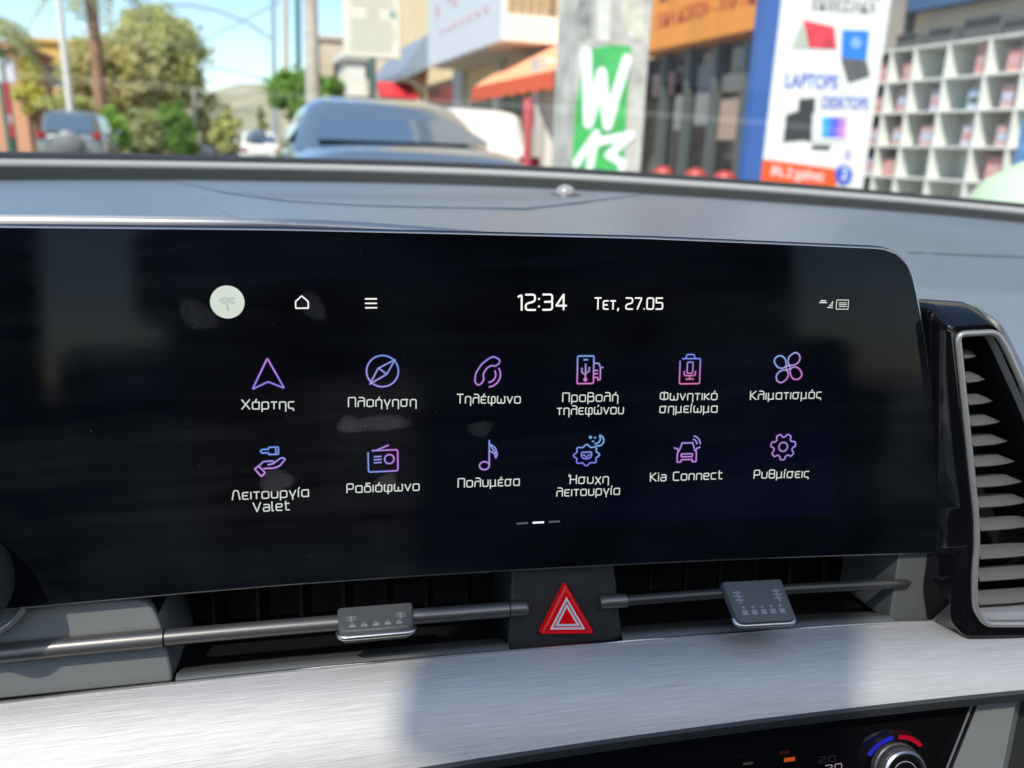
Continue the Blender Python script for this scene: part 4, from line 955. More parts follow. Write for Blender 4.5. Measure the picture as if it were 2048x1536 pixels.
# ------------------------------------------------------------------ cars
tyre_m = mat('tyre', (.02, .02, .02), .8); rim_m = mat('alloy', (.5, .5, .5), .3, .9); dglass = mat('sky_blue_glass', (.07, .11, .17), .05, spec=1.0)  # bluish pane base stands in for reflected sky
tail_m = mat('tail_lamp', (.26, .02, .02), .2); plate_m = mat('number_plate', (.75, .75, .72), .5)
def car(name, label, loc, rz, paint, L=4.4, W=1.78, Hd=.98, Ht=1.46, kind='sedan', spare=False):
    t = thing(name, label, 'car', loc, None, rz, local=True); h = W/2
    tr_ = {'sedan': .92, 'hatch': .28, 'suv': .16, 'van': .12}[kind]     # boot length behind the cabin foot
    # local y: 0 at rear bumper, L at front
    def sec(y, hw, z0, zs, zt, rt_):
        p = []
        for sx in (1, -1):
            q = [(hw*.86, z0), (hw*.97, z0+.12), (hw, (z0+zs)/2+.05), (hw*.97, zs), (hw*rt_, zt-.03), (hw*rt_*.75, zt)]
            p += [(sx*a, y, b) for a, b in (q if sx == 1 else reversed(q))]
        return p
    zb = Hd
    rb_ = .74 if kind == 'sedan' else .84
    rings = [sec(.0, h*.90, .32, zb-.30, zb-.16, rb_), sec(.05, h*.95, .26, zb-.20, zb-.02, rb_), sec(.18, h*.98, .22, zb-.16, zb+.03, rb_), sec(tr_+.15, h, .2, zb-.06, zb+.05, .84), sec(L*.5, h, .2, zb-.06, zb+.03, .84),
             sec(L-1.15, h, .2, zb-.08, zb+.0, .84), sec(L-.35, h*.96, .24, zb-.24, zb-.16, .8), sec(L-.06, h*.86, .30, zb-.34, zb-.28, .78), sec(L, h*.78, .36, zb-.40, zb-.36, .74)]
    obj('body', MB().loft(rings), paint, t, smooth=50, sub=2)
    # greenhouse
    top_in = .60 if kind == 'sedan' else .72
    f = {'sedan': (tr_+.0, tr_+.80), 'hatch': (tr_, tr_+.45), 'suv': (tr_, tr_+.22), 'van': (tr_, tr_+.14)}[kind]
    yr0, yr1 = f; yf1, yf0 = L-1.95, L-1.15; z0 = zb-.02
    def q_(hw, y0, y1, z): return [(-hw, y0, z), (hw, y0, z), (hw, y1, z), (-hw, y1, z)]
    def rr_(hw, y0, y1, z, r): return [(p.x, p.y, z) for p in rounded([(-hw, y0, 0), (hw, y0, 0), (hw, y1, 0), (-hw, y1, 0)], r, 4)]
    lo, mi, hi = (h*.87, yr0, yf0, z0), (h*.80, yr0+(yr1-yr0)*.55, yf0-(yf0-yf1)*.5, z0+(Ht-z0)*.52), (h*top_in, yr1, yf1, Ht-.06)
    gh = []
    for tt in (0, .3, .55, .75, .86, .93, .975, 1.0):
        k_ = 0 if tt < .75 else ((tt-.75)/.25)**2
        hw_ = lo[0]+(hi[0]-lo[0])*(tt**1.15) - .30*hi[0]*k_; ya_ = lo[1]+(hi[1]-lo[1])*(tt**.9) + .50*k_; yb_ = lo[2]+(hi[2]-lo[2])*tt - .45*k_
        gh.append(rr_(hw_, ya_, yb_, z0+(Ht-z0)*min(1, tt*1.06-.06*tt*tt), .24))
    obj('roof', MB().loft(gh), paint, t, smooth=60)
    def pane(nm, a, b, c, d, off):
        n = (Vector(b)-Vector(a)).cross(Vector(d)-Vector(a)).normalized(); A = [Vector(p)+n*off for p in rounded([a, b, c, d], .10, 4)]
        ce = sum(A, Vector((0, 0, 0)))/len(A)
        if n.dot(ce-Vector((0, L/2, z0))) < 0: A = [Vector(p)-n*off for p in rounded([a, b, c, d], .10, 4)]
        bk = [p+(Vector((0, L*.5, z0+.1))-p).normalized()*.03 for p in A]
        return obj(nm, MB().extr(A, bk), dglass, t)
    def lp(P, Q, k): return tuple(P[i]+(Q[i]-P[i])*k for i in range(3))
    rl, rh = (lo[0]*.84, lo[1], z0+.05), (hi[0]*.84, hi[1], Ht-.11)
    if kind != 'van': pane('rear_window', (-rl[0], rl[1], rl[2]), (rl[0], rl[1], rl[2]), (rh[0], rh[1]-.02, rh[2]), (-rh[0], rh[1]-.02, rh[2]), .03)
    pane('front_window', (-lo[0]*.88, yf0, z0+.05), (lo[0]*.88, yf0, z0+.05), (hi[0]*.92, yf1, Ht-.1), (-hi[0]*.92, yf1, Ht-.1), .03)
    ym = (yr0+yf0)/2
    for sx in (-1, 1):
        for ya, yb, ta, tb in () if kind == 'van' else ((yr0+.32, ym-.03, yr1+.16, ym-.03), (ym+.04, yf0-.34, ym+.04, yf1-.12)):
            pane('side_window', (sx*h*.865, ya, z0+.06), (sx*h*.865, yb, z0+.06), (sx*hi[0]*1.03, tb, Ht-.12), (sx*hi[0]*1.03, ta, Ht-.12), .022)
        for yw in (.85, L-.85):
            wh = obj('wheel', MB().lathe((sx*(h-.20), yw, .32), (sx, 0, 0), [(.14, 0), (.30, 0), (.32, .03), (.32, .17), (.30, .2), (.21, .2)], 24), tyre_m, t, smooth=40)
            obj('rim', MB().lathe((sx*(h-.02), yw, .32), (sx, 0, 0), [(.21, 0), (.2, .012), (.05, .018), (.04, .0)], 20), rim_m, wh, smooth=40)
        zl = zb-.22 if kind != 'suv' else zb-.05
        obj('tail_light', MB().box((sx*h*.80, .03, zl), (.30 if kind != 'suv' else .22, .10, .14 if kind != 'suv' else .22)), tail_m, t, bevel=.02)
        obj('door_mirror', MB().box((sx*(h+.07), yf0-.35, z0+.08), (.16, .08, .12)), paint, t, bevel=.03)
    obj('number_plate', MB().box((0, -.012 if kind != 'sedan' else -.01, .62), (.50, .03, .11)), plate_m, t, bevel=.004)
    obj('bumper', MB().box((0, .04, .42), (W*.9, .14, .20)), M['charcoal'], t, bevel=.05)
    if spare: obj('spare_wheel', MB().lathe((0, -.02, .84), (0, -1, 0), [(.05, 0), (.34, 0), (.35, .05), (.35, .16), (.30, .20), (.02, .22)], 28), mat('spare_cover', (.16, .17, .17), .4), t, smooth=40)
    return t
blue = mat('blue_grey_paint', (.19, .25, .32), .2, .6, coat=1); silver = mat('silver_paint', (.22, .235, .235), .25, .5, coat=.6); whitep = mat('white_car_paint', (.72, .70, .66), .3, coat=.5)
pc = at(800, 300, 4.9)
car('parked_car', 'blue-grey saloon parked directly ahead, tail towards the dashboard', (pc.x+.16, 4.75, 0), 0, blue, L=4.5, W=1.66, Hd=1.10, Ht=1.50)
pc = at(140, 290, 26); car('off_roader', 'silver off-roader with a round spare wheel on its tail door', (pc.x, 26, 0), 0, silver, L=4.2, W=1.75, Hd=1.12, Ht=1.74, kind='suv', spare=True)
pc = at(522, 300, 34); car('far_car', 'small white car far ahead on the road, left of the blue-grey saloon', (pc.x, 34, 0), 0, whitep, L=3.9, W=1.66, Hd=.95, Ht=1.44, kind='hatch')
pc = at(985, 300, 10.2); car('panel_van', 'white panel van mostly hidden behind the right flank of the blue-grey saloon', (pc.x+.05, 10.6, .126), 0, whitep, L=3.8, W=1.5, Hd=1.05, Ht=1.52, kind='van')
pc = at(575, 290, 24)

# ------------------------------------------------------------------ left-hand side of the road
def block(g, a, b): return g.bx(a, b)
yel = mat('ochre_render', (.62, .38, .10), .9, var=.06, vscale=1); crm = mat('cream_render', (.74, .58, .34), .9, var=.05, vscale=.8); wht = mat('white_render', (.72, .68, .60), .9, var=.05, vscale=1)
shad = mat('dark_opening', (.05, .055, .06), .3); pink = mat('salmon_render', (.60, .30, .18), .9, var=.05)
def building(name, label, cat, x0, x1, y0, y1, h, m, wins, m_roof=None, roof=.3, face='y', wm=None):
    t = thing(name, label, cat, ((x0+x1)/2, (y0+y1)/2, 0))
    obj('wall', MB().bx((x0, y0, -.05), (x1, y1, h)), m, t)
    obj('roof', MB().bx((x0-.25, y0-.25, h), (x1+.25, y1+.25, h+roof)), m_roof or m, t)
    for (a, z0, b, z1) in wins:
        if face == 'y': w_ = obj('window', MB().bx((a, y0-.03, z0), (b, y0+.1, z1)), shad, t); obj('window_frame', MB().bx((a-.08, y0-.06, z0-.10), (b+.08, y0-.002, z0-.001)), wht, w_)
        else: w_ = obj('window', MB().bx((x0-.03, a, z0), (x0+.1, b, z1)), shad, t); obj('window_frame', MB().bx((x0-.06, a-.08, z0-.10), (x0-.002, b+.08, z0-.001)), wht, w_)
    return t
a = at(38, 82, 70); b = at(132, 82, 70)
building('ochre_house', 'yellow-ochre building behind the conical cypress on the left', 'building', a.x, b.x+3, 70, 80, a.z, yel, [(a.x+.6, 4.4, a.x+1.8, 5.9), (b.x-1.6, 4.4, b.x-.5, 5.9), (a.x+.6, 1.2, a.x+1.8, 2.8)])
a = at(-60, 92, 52); b = at(36, 92, 52)
building('salmon_house', 'salmon-pink building at the left edge below the palm fronds', 'building', a.x-4, b.x, 52, 60, a.z, pink, [(b.x-1.6, 4.2, b.x-.6, 5.4), (b.x-3.4, 4.2, b.x-2.4, 5.4)])
def signboard(name, label, px0, py0, px1, py1, Y, m, posts, th=.12, marks=None):
    a, b = at(px0, py0, Y), at(px1, py1, Y); zc = sorted((a.z, b.z)); xc = sorted((a.x, b.x))
    t = thing(name, label, 'sign', ((xc[0]+xc[1])/2, Y, .12))
    bd = obj('board', MB().bx((xc[0], Y, zc[0]), (xc[1], Y+th, zc[1])), m, t, bevel=.02)
    for px in posts:
        x = at(px, py1, Y).x; obj('post', MB().tube([(x, Y+th/2, .1), (x, Y+th/2, zc[1]-.02)], .06 if Y < 20 else .08, 10), mat('post_green', (.06, .12, .10), .5), t)
    if marks:
        for nm, m_, rects in marks:
            g = MB()
            for u0_, v0_, u1_, v1_ in rects:
                g.add([(xc[0]+(xc[1]-xc[0])*u0_, Y-.006, zc[0]+(zc[1]-zc[0])*v0_), (xc[0]+(xc[1]-xc[0])*u1_, Y-.006, zc[0]+(zc[1]-zc[0])*v0_), (xc[0]+(xc[1]-xc[0])*u1_, Y-.006, zc[0]+(zc[1]-zc[0])*v1_), (xc[0]+(xc[1]-xc[0])*u0_, Y-.006, zc[0]+(zc[1]-zc[0])*v1_)], [(0, 1, 2, 3)])
            obj(nm, g, m_, bd)
    return t
redm = mat('red_sign_paint', (.62, .03, .04), .5); gsign = mat('grey_white_sign', (.55, .56, .58), .6)
signboard('red_totem', 'tall red and white roadside totem at the far left edge', 6, 165, 28, 275, 24, redm, [17], marks=[('white_patch', gsign, [(.3, .25, .9, .42)])])
signboard('grey_board', 'blank grey-white board above the red totem', -10, 118, 32, 166, 26, gsign, [10])
rnd = random.Random(2)
lines = []
for k in range(13):
    v = .90-.066*k
    if k in (5, 6): lines.append((.40, v-.02, .62, v+.012)); continue
    lines.append((.10+.05*rnd.random(), v-.014, .82+.1*rnd.random(), v+.010))
signboard('notice_board', 'big cream notice board with rows of faint print on a dark green post', 684, -60, 802, 120, 14, mat('cream_board', (.66, .63, .52), .6), [745], marks=[('print_line', mat('faint_print', (.46, .46, .38), .7), lines), ('emblem', mat('emblem_grey', (.25, .38, .34), .7), [(.80, .50, .92, .58)])])

# distant flats between pole and notice board
a = at(642, 100, 75); b = at(760, 80, 75)
building('distant_flats', 'pale beige flats far off between the utility pole and the notice board', 'building', a.x, b.x, 75, 90, at(700, 82, 75).z, mat('beige_render', (.56, .44, .32), .9, var=.12, vscale=.5), [(a.x+1+2.1*i, z, a.x+2.1+2.1*i, z+1.4) for i in range(2) for z in (3.4, 6.4)])
a = at(690, 130, 45); b = at(730, 130, 45)
building('white_annex', 'narrow white wall beside the post of the notice board', 'building', a.x, b.x, 45, 48, at(700, 118, 45).z, wht, [(a.x+.1, 2.0, a.x+.5, 3.2)])

# ------------------------------------------------------------------ right-hand side: cream apartment building
FX = 5.3
cream = building('cream_building', 'long cream building with balcony and orange awning along the right side', 'building', FX, FX+9, 12.0, 32, 12, crm, [], roof=.4)
def onwall(px, py, X=FX): return atx(px, py, X)
def wallbox(nm, px0, px1, z0, z1, m, par, X=FX, d=.06):
    ya, yb = sorted((onwall(px0, 200, X).y, onwall(px1, 200, X).y)); return obj(nm, MB().bx((X-d, ya, z0), (X+.05, yb, z1)), m, par)
wallbox('shop_door', 858, 912, .13, 2.75, mat('dark_shop_glass', (.06, .06, .05), .2), cream)
wallbox('shop_window', 946, 1000, .9, 2.5, mat('greenish_glass', (.10, .15, .12), .15), cream); wallbox('shop_window', 1012, 1058, .9, 2.5, bpy.data.materials['greenish_glass'], cream)
for p0, p1 in ((918, 936), (1000, 1012), (1075, 1090)): wallbox('pilaster', p0, p1, .13, 2.9, mat('pale_stone', (.5, .47, .42), .85), cream, d=.16)
# balcony slab with white sign boarding
xo = 4.4; pA, pB = atx(1002, 84, xo-.1), atx(856, 131, xo-.1)
ya, yb = pA.y, pB.y; zl = (pA.z+pB.z)/2
bal = obj('balcony', MB().bx((xo, ya, zl), (FX+.02, yb, zl+.42)), wht, cream)
obj('soffit', MB().bx((xo+.08, ya+.08, zl-.03), (FX, yb-.08, zl-.001)), mat('soffit_tan', (.52, .40, .27), .9), bal)
sg = obj('sign_boarding', MB().bx((xo-.10, ya+.03, zl+.0), (xo-.003, yb, zl+1.75)), mat('white_boarding', (.62, .63, .66), .5), bal)
g = MB()
for k in range(9):
    y = ya+.5+.5*k; z = zl+1.1+.16*math.sin(k*2.1); g.bx((xo-.112, y, z), (xo-.102, y+.26, z+.12+.1*math.sin(k)**2))
for k in range(7): y = ya+.8+.55*k; g.bx((xo-.112, y, zl+.55), (xo-.102, y+.22, zl+.64))
obj('sign_script', g, mat('faded_red_script', (.62, .36, .36), .7), bal)
g = MB()
for k in range(7): g.lathe((xo+.12+.16*k, ya+.1, zl+.42), (0, 0, 1), [(.04, 0), (.065, .2), (.035, .42), (.055, .7)], 10)
obj('baluster', g, mat('brown_balusters', (.36, .25, .15), .8), bal, smooth=50)
obj('handrail', MB().bx((xo, ya+.02, zl+1.12), (FX, ya+.18, zl+1.24)), wht, bal)
# awning
p_hi, p_lo = onwall(1145, 52), at(1112, 142, 12.3)
fx = 4.15; pA, pB = atx(1110, 138, fx), atx(946, 180, fx); y0, y1 = pA.y, pB.y
aw = thing('awning', 'orange awning with red valance below the white balcony', 'awning', (5.0, 14.5, 2.3))
zf = (pA.z+pB.z)/2; zt_ = zl-.04
g = MB().grid([[(FX-.01, y0+(y1-y0)*k/10, zt_), ((FX+fx)/2, y0+(y1-y0)*k/10, (zt_+zf)/2+.03), (fx, y0+(y1-y0)*k/10, zf)] for k in range(11)])
o = obj('canopy', g, mat('orange_canvas', (.80, .36, .18), .85), aw); sd = o.modifiers.new('s', 'SOLIDIFY'); sd.thickness = .02
g = MB().grid([[(fx-.005, y0+(y1-y0)*k/40, zf), (fx-.012, y0+(y1-y0)*k/40, zf-.22-.02*math.sin(k*1.2))] for k in range(41)])
o = obj('valance', g, mat('red_canvas', (.62, .10, .04), .85), aw); sd = o.modifiers.new('s', 'SOLIDIFY'); sd.thickness = .012
for y in (y0+.06, y1-.06): obj('arm', MB().tube([(FX, y, 2.5), (fx+.03, y, zf-.03)], .02, 8), M['darkmetal'], aw)
# slate canopy further on
a = onwall(858, 90); b = onwall(806, 130)
cn = thing('slate_canopy', 'dark blue-grey canopy left of the white balcony boarding', 'canopy', (FX-.4, (a.y+b.y)/2, 3))
obj('canopy', MB().extr([(FX, a.y, a.z+.3), (FX-.8, a.y, a.z-.75), (FX-.8, a.y, a.z-.95), (FX, a.y, a.z-.6)], [(FX, b.y+2, a.z+.3), (FX-.8, b.y+2, a.z-.75), (FX-.8, b.y+2, a.z-.95), (FX, b.y+2, a.z-.6)]), mat('slate_blue', (.20, .24, .30), .6), cn)
obj('bracket', MB().tube([(FX, a.y+.1, a.z-1.2), (FX-.75, a.y+.1, a.z-.9)], .03, 8), M['darkmetal'], cn)
# red canopy over a far shop
a = at(766, 188, 24); b = at(816, 200, 24)
rc = thing('red_awning', 'small red awning showing just above the roof of the blue-grey saloon', 'awning', ((a.x+b.x)/2, 24, 2.5))
obj('canopy', MB().extr([(a.x, 24, b.z-.05), (b.x+.3, 24, b.z-.05), (b.x+.3, 24, a.z), (a.x, 24, a.z)], [(a.x, 25, b.z+.2), (b.x+.3, 25, b.z+.2), (b.x+.3, 25, a.z+.4), (a.x, 25, a.z+.4)]), redm, rc)
obj('post', MB().tube([(a.x+.1, 24.1, .12), (a.x+.1, 24.1, b.z)], .03, 8), M['darkmetal'], rc)
# white corner wall between awning and graffiti pillar
a = onwall(1062, 200, 4.9); b = onwall(1150, 200, 4.9)
cwz = thing('white_wall', 'tall plain white wall end between the awning and the graffiti pillar', 'wall', (5.1, 11, .1))
y_n, y_f = at(1150, 200, 11.7), at(1088, 200, 11.7)
obj('wall', MB().bx((y_f.x, 11.7, .1), (y_n.x+1.2, 12.0, 2.40)), mat('white_wall_paint', (.76, .72, .64), .9, var=.05, vscale=1.5), cwz, bevel=.02)
obj('corner_post', MB().bx((y_f.x-.12, 11.66, .1), (y_f.x-.002, 12.0, 2.40)), bpy.data.materials['pale_stone'], cwz)
# folded red parasol by the white wall
a = at(1058, 205, 10.2)
fp = thing('folded_parasol', 'narrow folded red parasol standing beside the white wall', 'parasol', (a.x, 10.2, .12))
g = MB().lathe((a.x, 10.2, .75), (0, 0, 1), [(.02, 0), (.055, .12), (.05, .55), (.075, .75), (.07, 1.0), (.03, a.z-.75)], 14); obj('canopy', g, mat('red_parasol', (.48, .09, .10), .8), fp, smooth=50)
obj('pole', MB().tube([(a.x, 10.2, .13), (a.x, 10.2, a.z+.05)], .02, 8), M['darkmetal'], fp); obj('base', MB().lathe((a.x, 10.2, .12), (0, 0, 1), [(.22, 0), (.22, .06), (.04, .09)], 16), conc, fp)

# graffiti pillar
YP = 4.9
pl_, pr_ = at(1152, 200, YP), at(1292, 200, YP)
gp = thing('graffiti_pillar', 'square concrete pillar with white graffiti on a green patch', 'pillar', ((pl_.x+pr_.x)/2, YP+.2, .12))
obj('shaft', MB().bx((pl_.x, YP, .1), (pr_.x, YP+.38, 5.2)), mat('stained_concrete', (.50, .475, .42), .92, var=.28, vscale=7), gp, bevel=.012)
def face(nm, pts, m, par, off):
    q = [at(x, y, YP) for x, y in pts]; return obj(nm, MB().add([(p.x, YP-off, p.z) for p in q], [tuple(range(len(q)))]), m, par)
zig = []
rnd = random.Random(8)
gl_ = [(1166, 105), (1160, 160), (1150, 210), (1146, 280), (1141, 352)]; gr_ = [(1247, 352), (1249, 280), (1254, 200), (1260, 130), (1262, 92)]
face('green_patch', gl_+gr_+[(1220, 90), (1190, 96)], mat('green_spray', (.06, .42, .10), .6, var=.3, vscale=9), gp, .004)
face('torn_poster', [(1196, -20), (1222, -20), (1219, 84), (1193, 82)], mat('poster_white', (.66, .64, .58), .8, var=.1), gp, .004)
face('torn_poster', [(1246, -20), (1288, -20), (1284, 86), (1262, 78), (1240, 40)], mat('poster_beige', (.58, .54, .44), .8, var=.25, vscale=14), gp, .004)
face('torn_poster', [(1156, -20), (1186, -20), (1182, 70), (1160, 84)], mat('poster_grey', (.30, .30, .27), .8, var=.4, vscale=16), gp, .004)
def graff(pts, w_):
    q = [at(x, y, YP) for x, y in pts]; g = MB(); P = [Vector((p.x, p.z)) for p in q]
    n = len(P); vs = []
    for i in range(n):
        d = (P[min(i+1, n-1)]-P[max(i-1, 0)]).normalized(); m_ = Vector((-d.y, d.x))*w_/2
        vs += [(P[i].x+m_.x, YP-.0075, P[i].y+m_.y), (P[i].x-m_.x, YP-.0075, P[i].y-m_.y)]
    g.add(vs, [(2*i, 2*i+1, 2*i+3, 2*i+2) for i in range(n-1)]); return g
def smo(pts): return [(p.x, p.y) for p in rounded([(a, b, 0) for a, b in pts], 14, 5, False)]
gwm = mat('white_spray', (.82, .84, .80), .5)
def spray(nm, strokes, w_):
    g = MB()
    for k, (p, q) in enumerate(strokes):
        off = .006+.0012*k; a, b = at(*p, YP), at(*q, YP); A, B = Vector((a.x, a.z)), Vector((b.x, b.z)); d = (B-A).normalized(); n = Vector((-d.y, d.x)); r_ = w_/2; vs = []
        for t in range(13): c_ = math.pi/2+math.pi*t/12; vs.append(A+(d*math.cos(c_)+n*math.sin(c_))*r_)
        for t in range(13): c_ = -math.pi/2+math.pi*t/12; vs.append(B+(d*math.cos(c_)+n*math.sin(c_))*r_)
        g.add([(v.x, YP-off, v.y) for v in vs], [tuple(range(len(vs)))])
    return obj(nm, g, gwm, gp)
spray('graffiti_letter', [((1172, 106), (1174, 180)), ((1174, 180), (1176, 246)), ((1176, 246), (1202, 146)), ((1202, 146), (1214, 250)), ((1214, 250), (1230, 190)), ((1230, 190), (1252, 120))], .07)
spray('graffiti_digit', [((1152, 326), (1192, 268)), ((1192, 268), (1174, 356))], .055)
spray('graffiti_digit', [((1190, 284), (1262, 270)), ((1262, 270), (1216, 310)), ((1216, 310), (1244, 326)), ((1244, 326), (1238, 362))], .055)

# ------------------------------------------------------------------ shop with the orange sign
YA, YB_ = 7.0, 10.5
sh = thing('orange_sign_shop', 'dark glazed shopfront under an orange lettered sign', 'shop', (FX+1, 8.8, .1))
obj('wall', MB().bx((FX+.15, YA-.6, .1), (FX+4, YB_, 6)), mat('shop_wall', (.30, .27, .24), .8, var=.15, vscale=3), sh)
wm_ = mat('shop_glass', (.035, .032, .028), .04, spec=.9)
zs_ = atx(1400, 92, FX).z
fr = mat('grey_green_frame', (.10, .115, .11), .5)
ys = [YA-.2+.62*k for k in range(7)]
for k in range(6): obj('window', MB().bx((FX+.08, ys[k]+.04, .25), (FX+.16, ys[k+1]-.04, zs_-.08)), wm_, sh)
for y in ys: obj('window_frame', MB().bx((FX-.02, y-.045, .12), (FX+.148, y+.045, zs_-.02)), fr, sh)
sgb = obj('sign_fascia', MB().bx((FX-.22, YA-.25, zs_), (FX+.13, YB_, zs_+1.0)), mat('orange_fascia', (.72, .26, .025), .5, var=.08, vscale=3), sh, bevel=.015)
ft = None
def btext(txt, size, origin, xdir, ydir, m, name, par, stretch=1.0):
    cu = bpy.data.curves.new(name, 'FONT'); cu.body = txt; cu.size = size; cu.offset = size*.018; cu.align_x = 'LEFT'
    o = bpy.data.objects.new(name, cu); COL.objects.link(o); dg = bpy.context.evaluated_depsgraph_get(); dg.update()
    me = bpy.data.meshes.new_from_object(o.evaluated_get(dg)); bpy.data.objects.remove(o)
    x, y = Vector(xdir).normalized()*stretch, Vector(ydir).normalized()
    for v in me.vertices: v.co = Vector(origin)+x*v.co.x+y*v.co.y
    me.name = name; me.materials.clear(); me.materials.append(m)
    ob = bpy.data.objects.new(name, me); COL.objects.link(ob); ob.parent = par
    if par.get('world_built'): ob.matrix_parent_inverse = Matrix.Translation(-Vector(par.location))
    return ob
btext('Σ. ΧΡΗΣΤΙΔΟΥ', .44, (FX-.226, 9.75, zs_+.56), (0, -1, 0), (0, 0, 1), mat('brown_letters', (.12, .05, .02), .6), 'sign_letters', sgb, .78)
btext('ΕΙΔΗ ΔΩΡΩΝ - ΧΑΡΤΙΚΑ', .22, (FX-.226, 9.75, zs_+.26), (0, -1, 0), (0, 0, 1), mat('red_letters', (.50, .06, .02), .6), 'sign_letters', sgb, .9)
inm = [mat('display_pink', (.38, .27, .22), .8), mat('display_grey', (.22, .22, .21), .8), mat('display_cream', (.46, .40, .32), .8)]
# display dummies: pale panels pinned inside the panes
for k, (px, y0_, y1_, w_) in enumerate(((1326, 150, 190, 40), (1410, 130, 250, 22), (1468, 150, 180, 44), (1462, 200, 280, 38), (1362, 190, 260, 18))):
    a = atx(px-w_/2, y0_, FX+.07); b = atx(px+w_/2, y1_, FX+.07)
    obj('display_card', MB().bx((FX+.062, min(a.y, b.y), b.z), (FX+.078, max(a.y, b.y), a.z)), inm[k % 3], sh)
for k, (px, py) in enumerate(((1326, 344), (1391, 349), (1449, 355))):
    p = atx(px, py, 4.85)
    s_ = thing('red_stool', ['red round-seated stool nearest the graffiti pillar', 'red round-seated stool in the middle below the orange sign', 'red round-seated stool nearest the blue-edged advertising panel'][k], 'stool', (p.x, p.y, .126), 'red stools in front of the shop')
    zt = p.z
    obj('seat', MB().lathe((p.x, p.y, zt-.10), (0, 0, 1), [(.03, 0), (.10, .01), (.125, .06), (.115, .12), (.06, .16), (.01, .17)], 20), mat('red_vinyl', (.42, .06, .05), .4), s_, smooth=50)
    obj('stem', MB().lathe((p.x, p.y, .126), (0, 0, 1), [(.2, 0), (.19, .03), (.03, .06), (.03, zt-.22)], 16), M['darkmetal'], s_, smooth=40)

# ------------------------------------------------------------------ advertising panel
YB = 5.4
ap = thing('advertising_panel', 'white advertising panel for laptops and desktops with a blue edge', 'sign', (4.6, YB, .12))
xl, xm, xr = at(1524, 180, YB).x, at(1540, 180, YB).x, at(1755, 180, YB).x
bp_ = obj('panel', MB().bx((xm, YB, .1), (xr, YB+.06, 3.6)), mat('panel_white', (.74, .74, .70), .5), ap)
obj('blue_edge', MB().bx((at(1505, 180, YB).x, YB-.012, .1), (xm-.002, YB+.07, 3.6)), mat('blue_edge_paint', (.045, .12, .36), .5), ap)
def AP(px, py, off=.004): p = at(px, py, YB); return Vector((p.x, YB-off, p.z))
def poly(nm, pts, m, off=.004): return obj(nm, MB().add([AP(x, y, off) for x, y in pts], [tuple(range(len(pts)))]), m, bp_)
bluep, dkp = mat('blue_print', (.06, .12, .55), .5), mat('dark_print', (.05, .05, .055), .5)
ex = (AP(1672, 162)-AP(1568, 158)).normalized(); ey = Vector((-ex.z, 0, ex.x))
btext('LAPTOPS', .137, AP(1568, 174), ex, ey, bluep, 'panel_letters', bp_, .86)
btext('DESKTOPS', .12, AP(1642, 216), ex, ey, bluep, 'panel_letters', bp_, .76)
btext('ΕΚΘΕΣΙΑΚΑ', .112, AP(1622, 18), ex, ey, mat('grey_print', (.22, .22, .22), .5), 'panel_letters', bp_, .92)
btext('ΠΡΟΣΦΟΡΕΣ', .12, AP(1610, -14), ex, ey, bpy.data.materials['grey_print'], 'panel_letters', bp_, .9)
poly('laptop_picture', [(1606, 40), (1668, 54), (1672, 98), (1618, 96)], mat('red_print', (.70, .05, .07), .5, var=.35, vscale=8)); poly('laptop_picture', [(1604, 44), (1618, 96), (1583, 96)], mat('sage_print', (.46, .50, .42), .5))
poly('laptop_picture', [(1684, 60), (1738, 62), (1732, 120), (1682, 116)], mat('vivid_blue_print', (.02, .20, .68), .5)); poly('laptop_picture', [(1682, 118), (1732, 122), (1740, 152), (1696, 166)], mat('slate_print', (.10, .10, .10), .5, var=.3, vscale=12))
poly('round_logo', [(1711+11*math.cos(t), 86+12*math.sin(t)) for t in [i*.45 for i in range(14)]], mat('pale_blue_print', (.22, .42, .78), .5), .006)
poly('desktop_picture', [(1598, 198), (1630, 196), (1624, 284), (1608, 280), (1566, 284), (1572, 230), (1596, 222)], dkp)
poly('screen_picture', [(1624, 226), (1632, 232), (1694, 234), (1690, 282), (1622, 282)], mat('pale_print', (.70, .72, .72), .5), .005)
mg = mat('gradient_print', (.16, .30, .72), .5)
n_, l_ = mg.node_tree.nodes, mg.node_tree.links; tcx = n_.new('ShaderNodeTexCoord'); sxx = n_.new('ShaderNodeSeparateXYZ'); l_.new(tcx.outputs['Generated'], sxx.inputs[0])
rm = n_.new('ShaderNodeValToRGB'); rm.color_ramp.elements[0].color = (.05, .50, .85, 1); rm.color_ramp.elements[1].color = (.80, .30, .55, 1); e_ = rm.color_ramp.elements.new(.5); e_.color = (.08, .10, .62, 1); l_.new(sxx.outputs[0], rm.inputs[0]); l_.new(rm.outputs[0], n_['Principled BSDF'].inputs['Base Color'])
poly('screen_picture', [(1644, 234), (1692, 236), (1690, 276), (1642, 274)], mg, .007)
poly('keyboard_picture', [(1624, 290), (1662, 290), (1656, 300), (1622, 298)], dkp)
poly('orange_band', [(1522, 318), (1672, 338), (1672, 420), (1510, 420)], mat('orange_band_print', (.78, .10, .02), .5))
btext('Με 2 χρόνια', .10, AP(1540, 350, .006), ex-ey*.10, ey+ex*.10, mat('white_letters', (.8, .8, .8), .5), 'panel_letters', bp_, .86)
poly('round_seal', [(1686+18*math.cos(t), 350+20*math.sin(t)) for t in [i*.315 for i in range(20)]], bluep, .007)
btext('2', .12, AP(1680, 358, .009), ex, ey, bpy.data.materials['white_letters'], 'panel_letters', bp_)
poly('small_print', [(1690, 300), (1702, 300), (1700, 318), (1688, 318)], mat('lilac_print', (.5, .4, .7), .5))

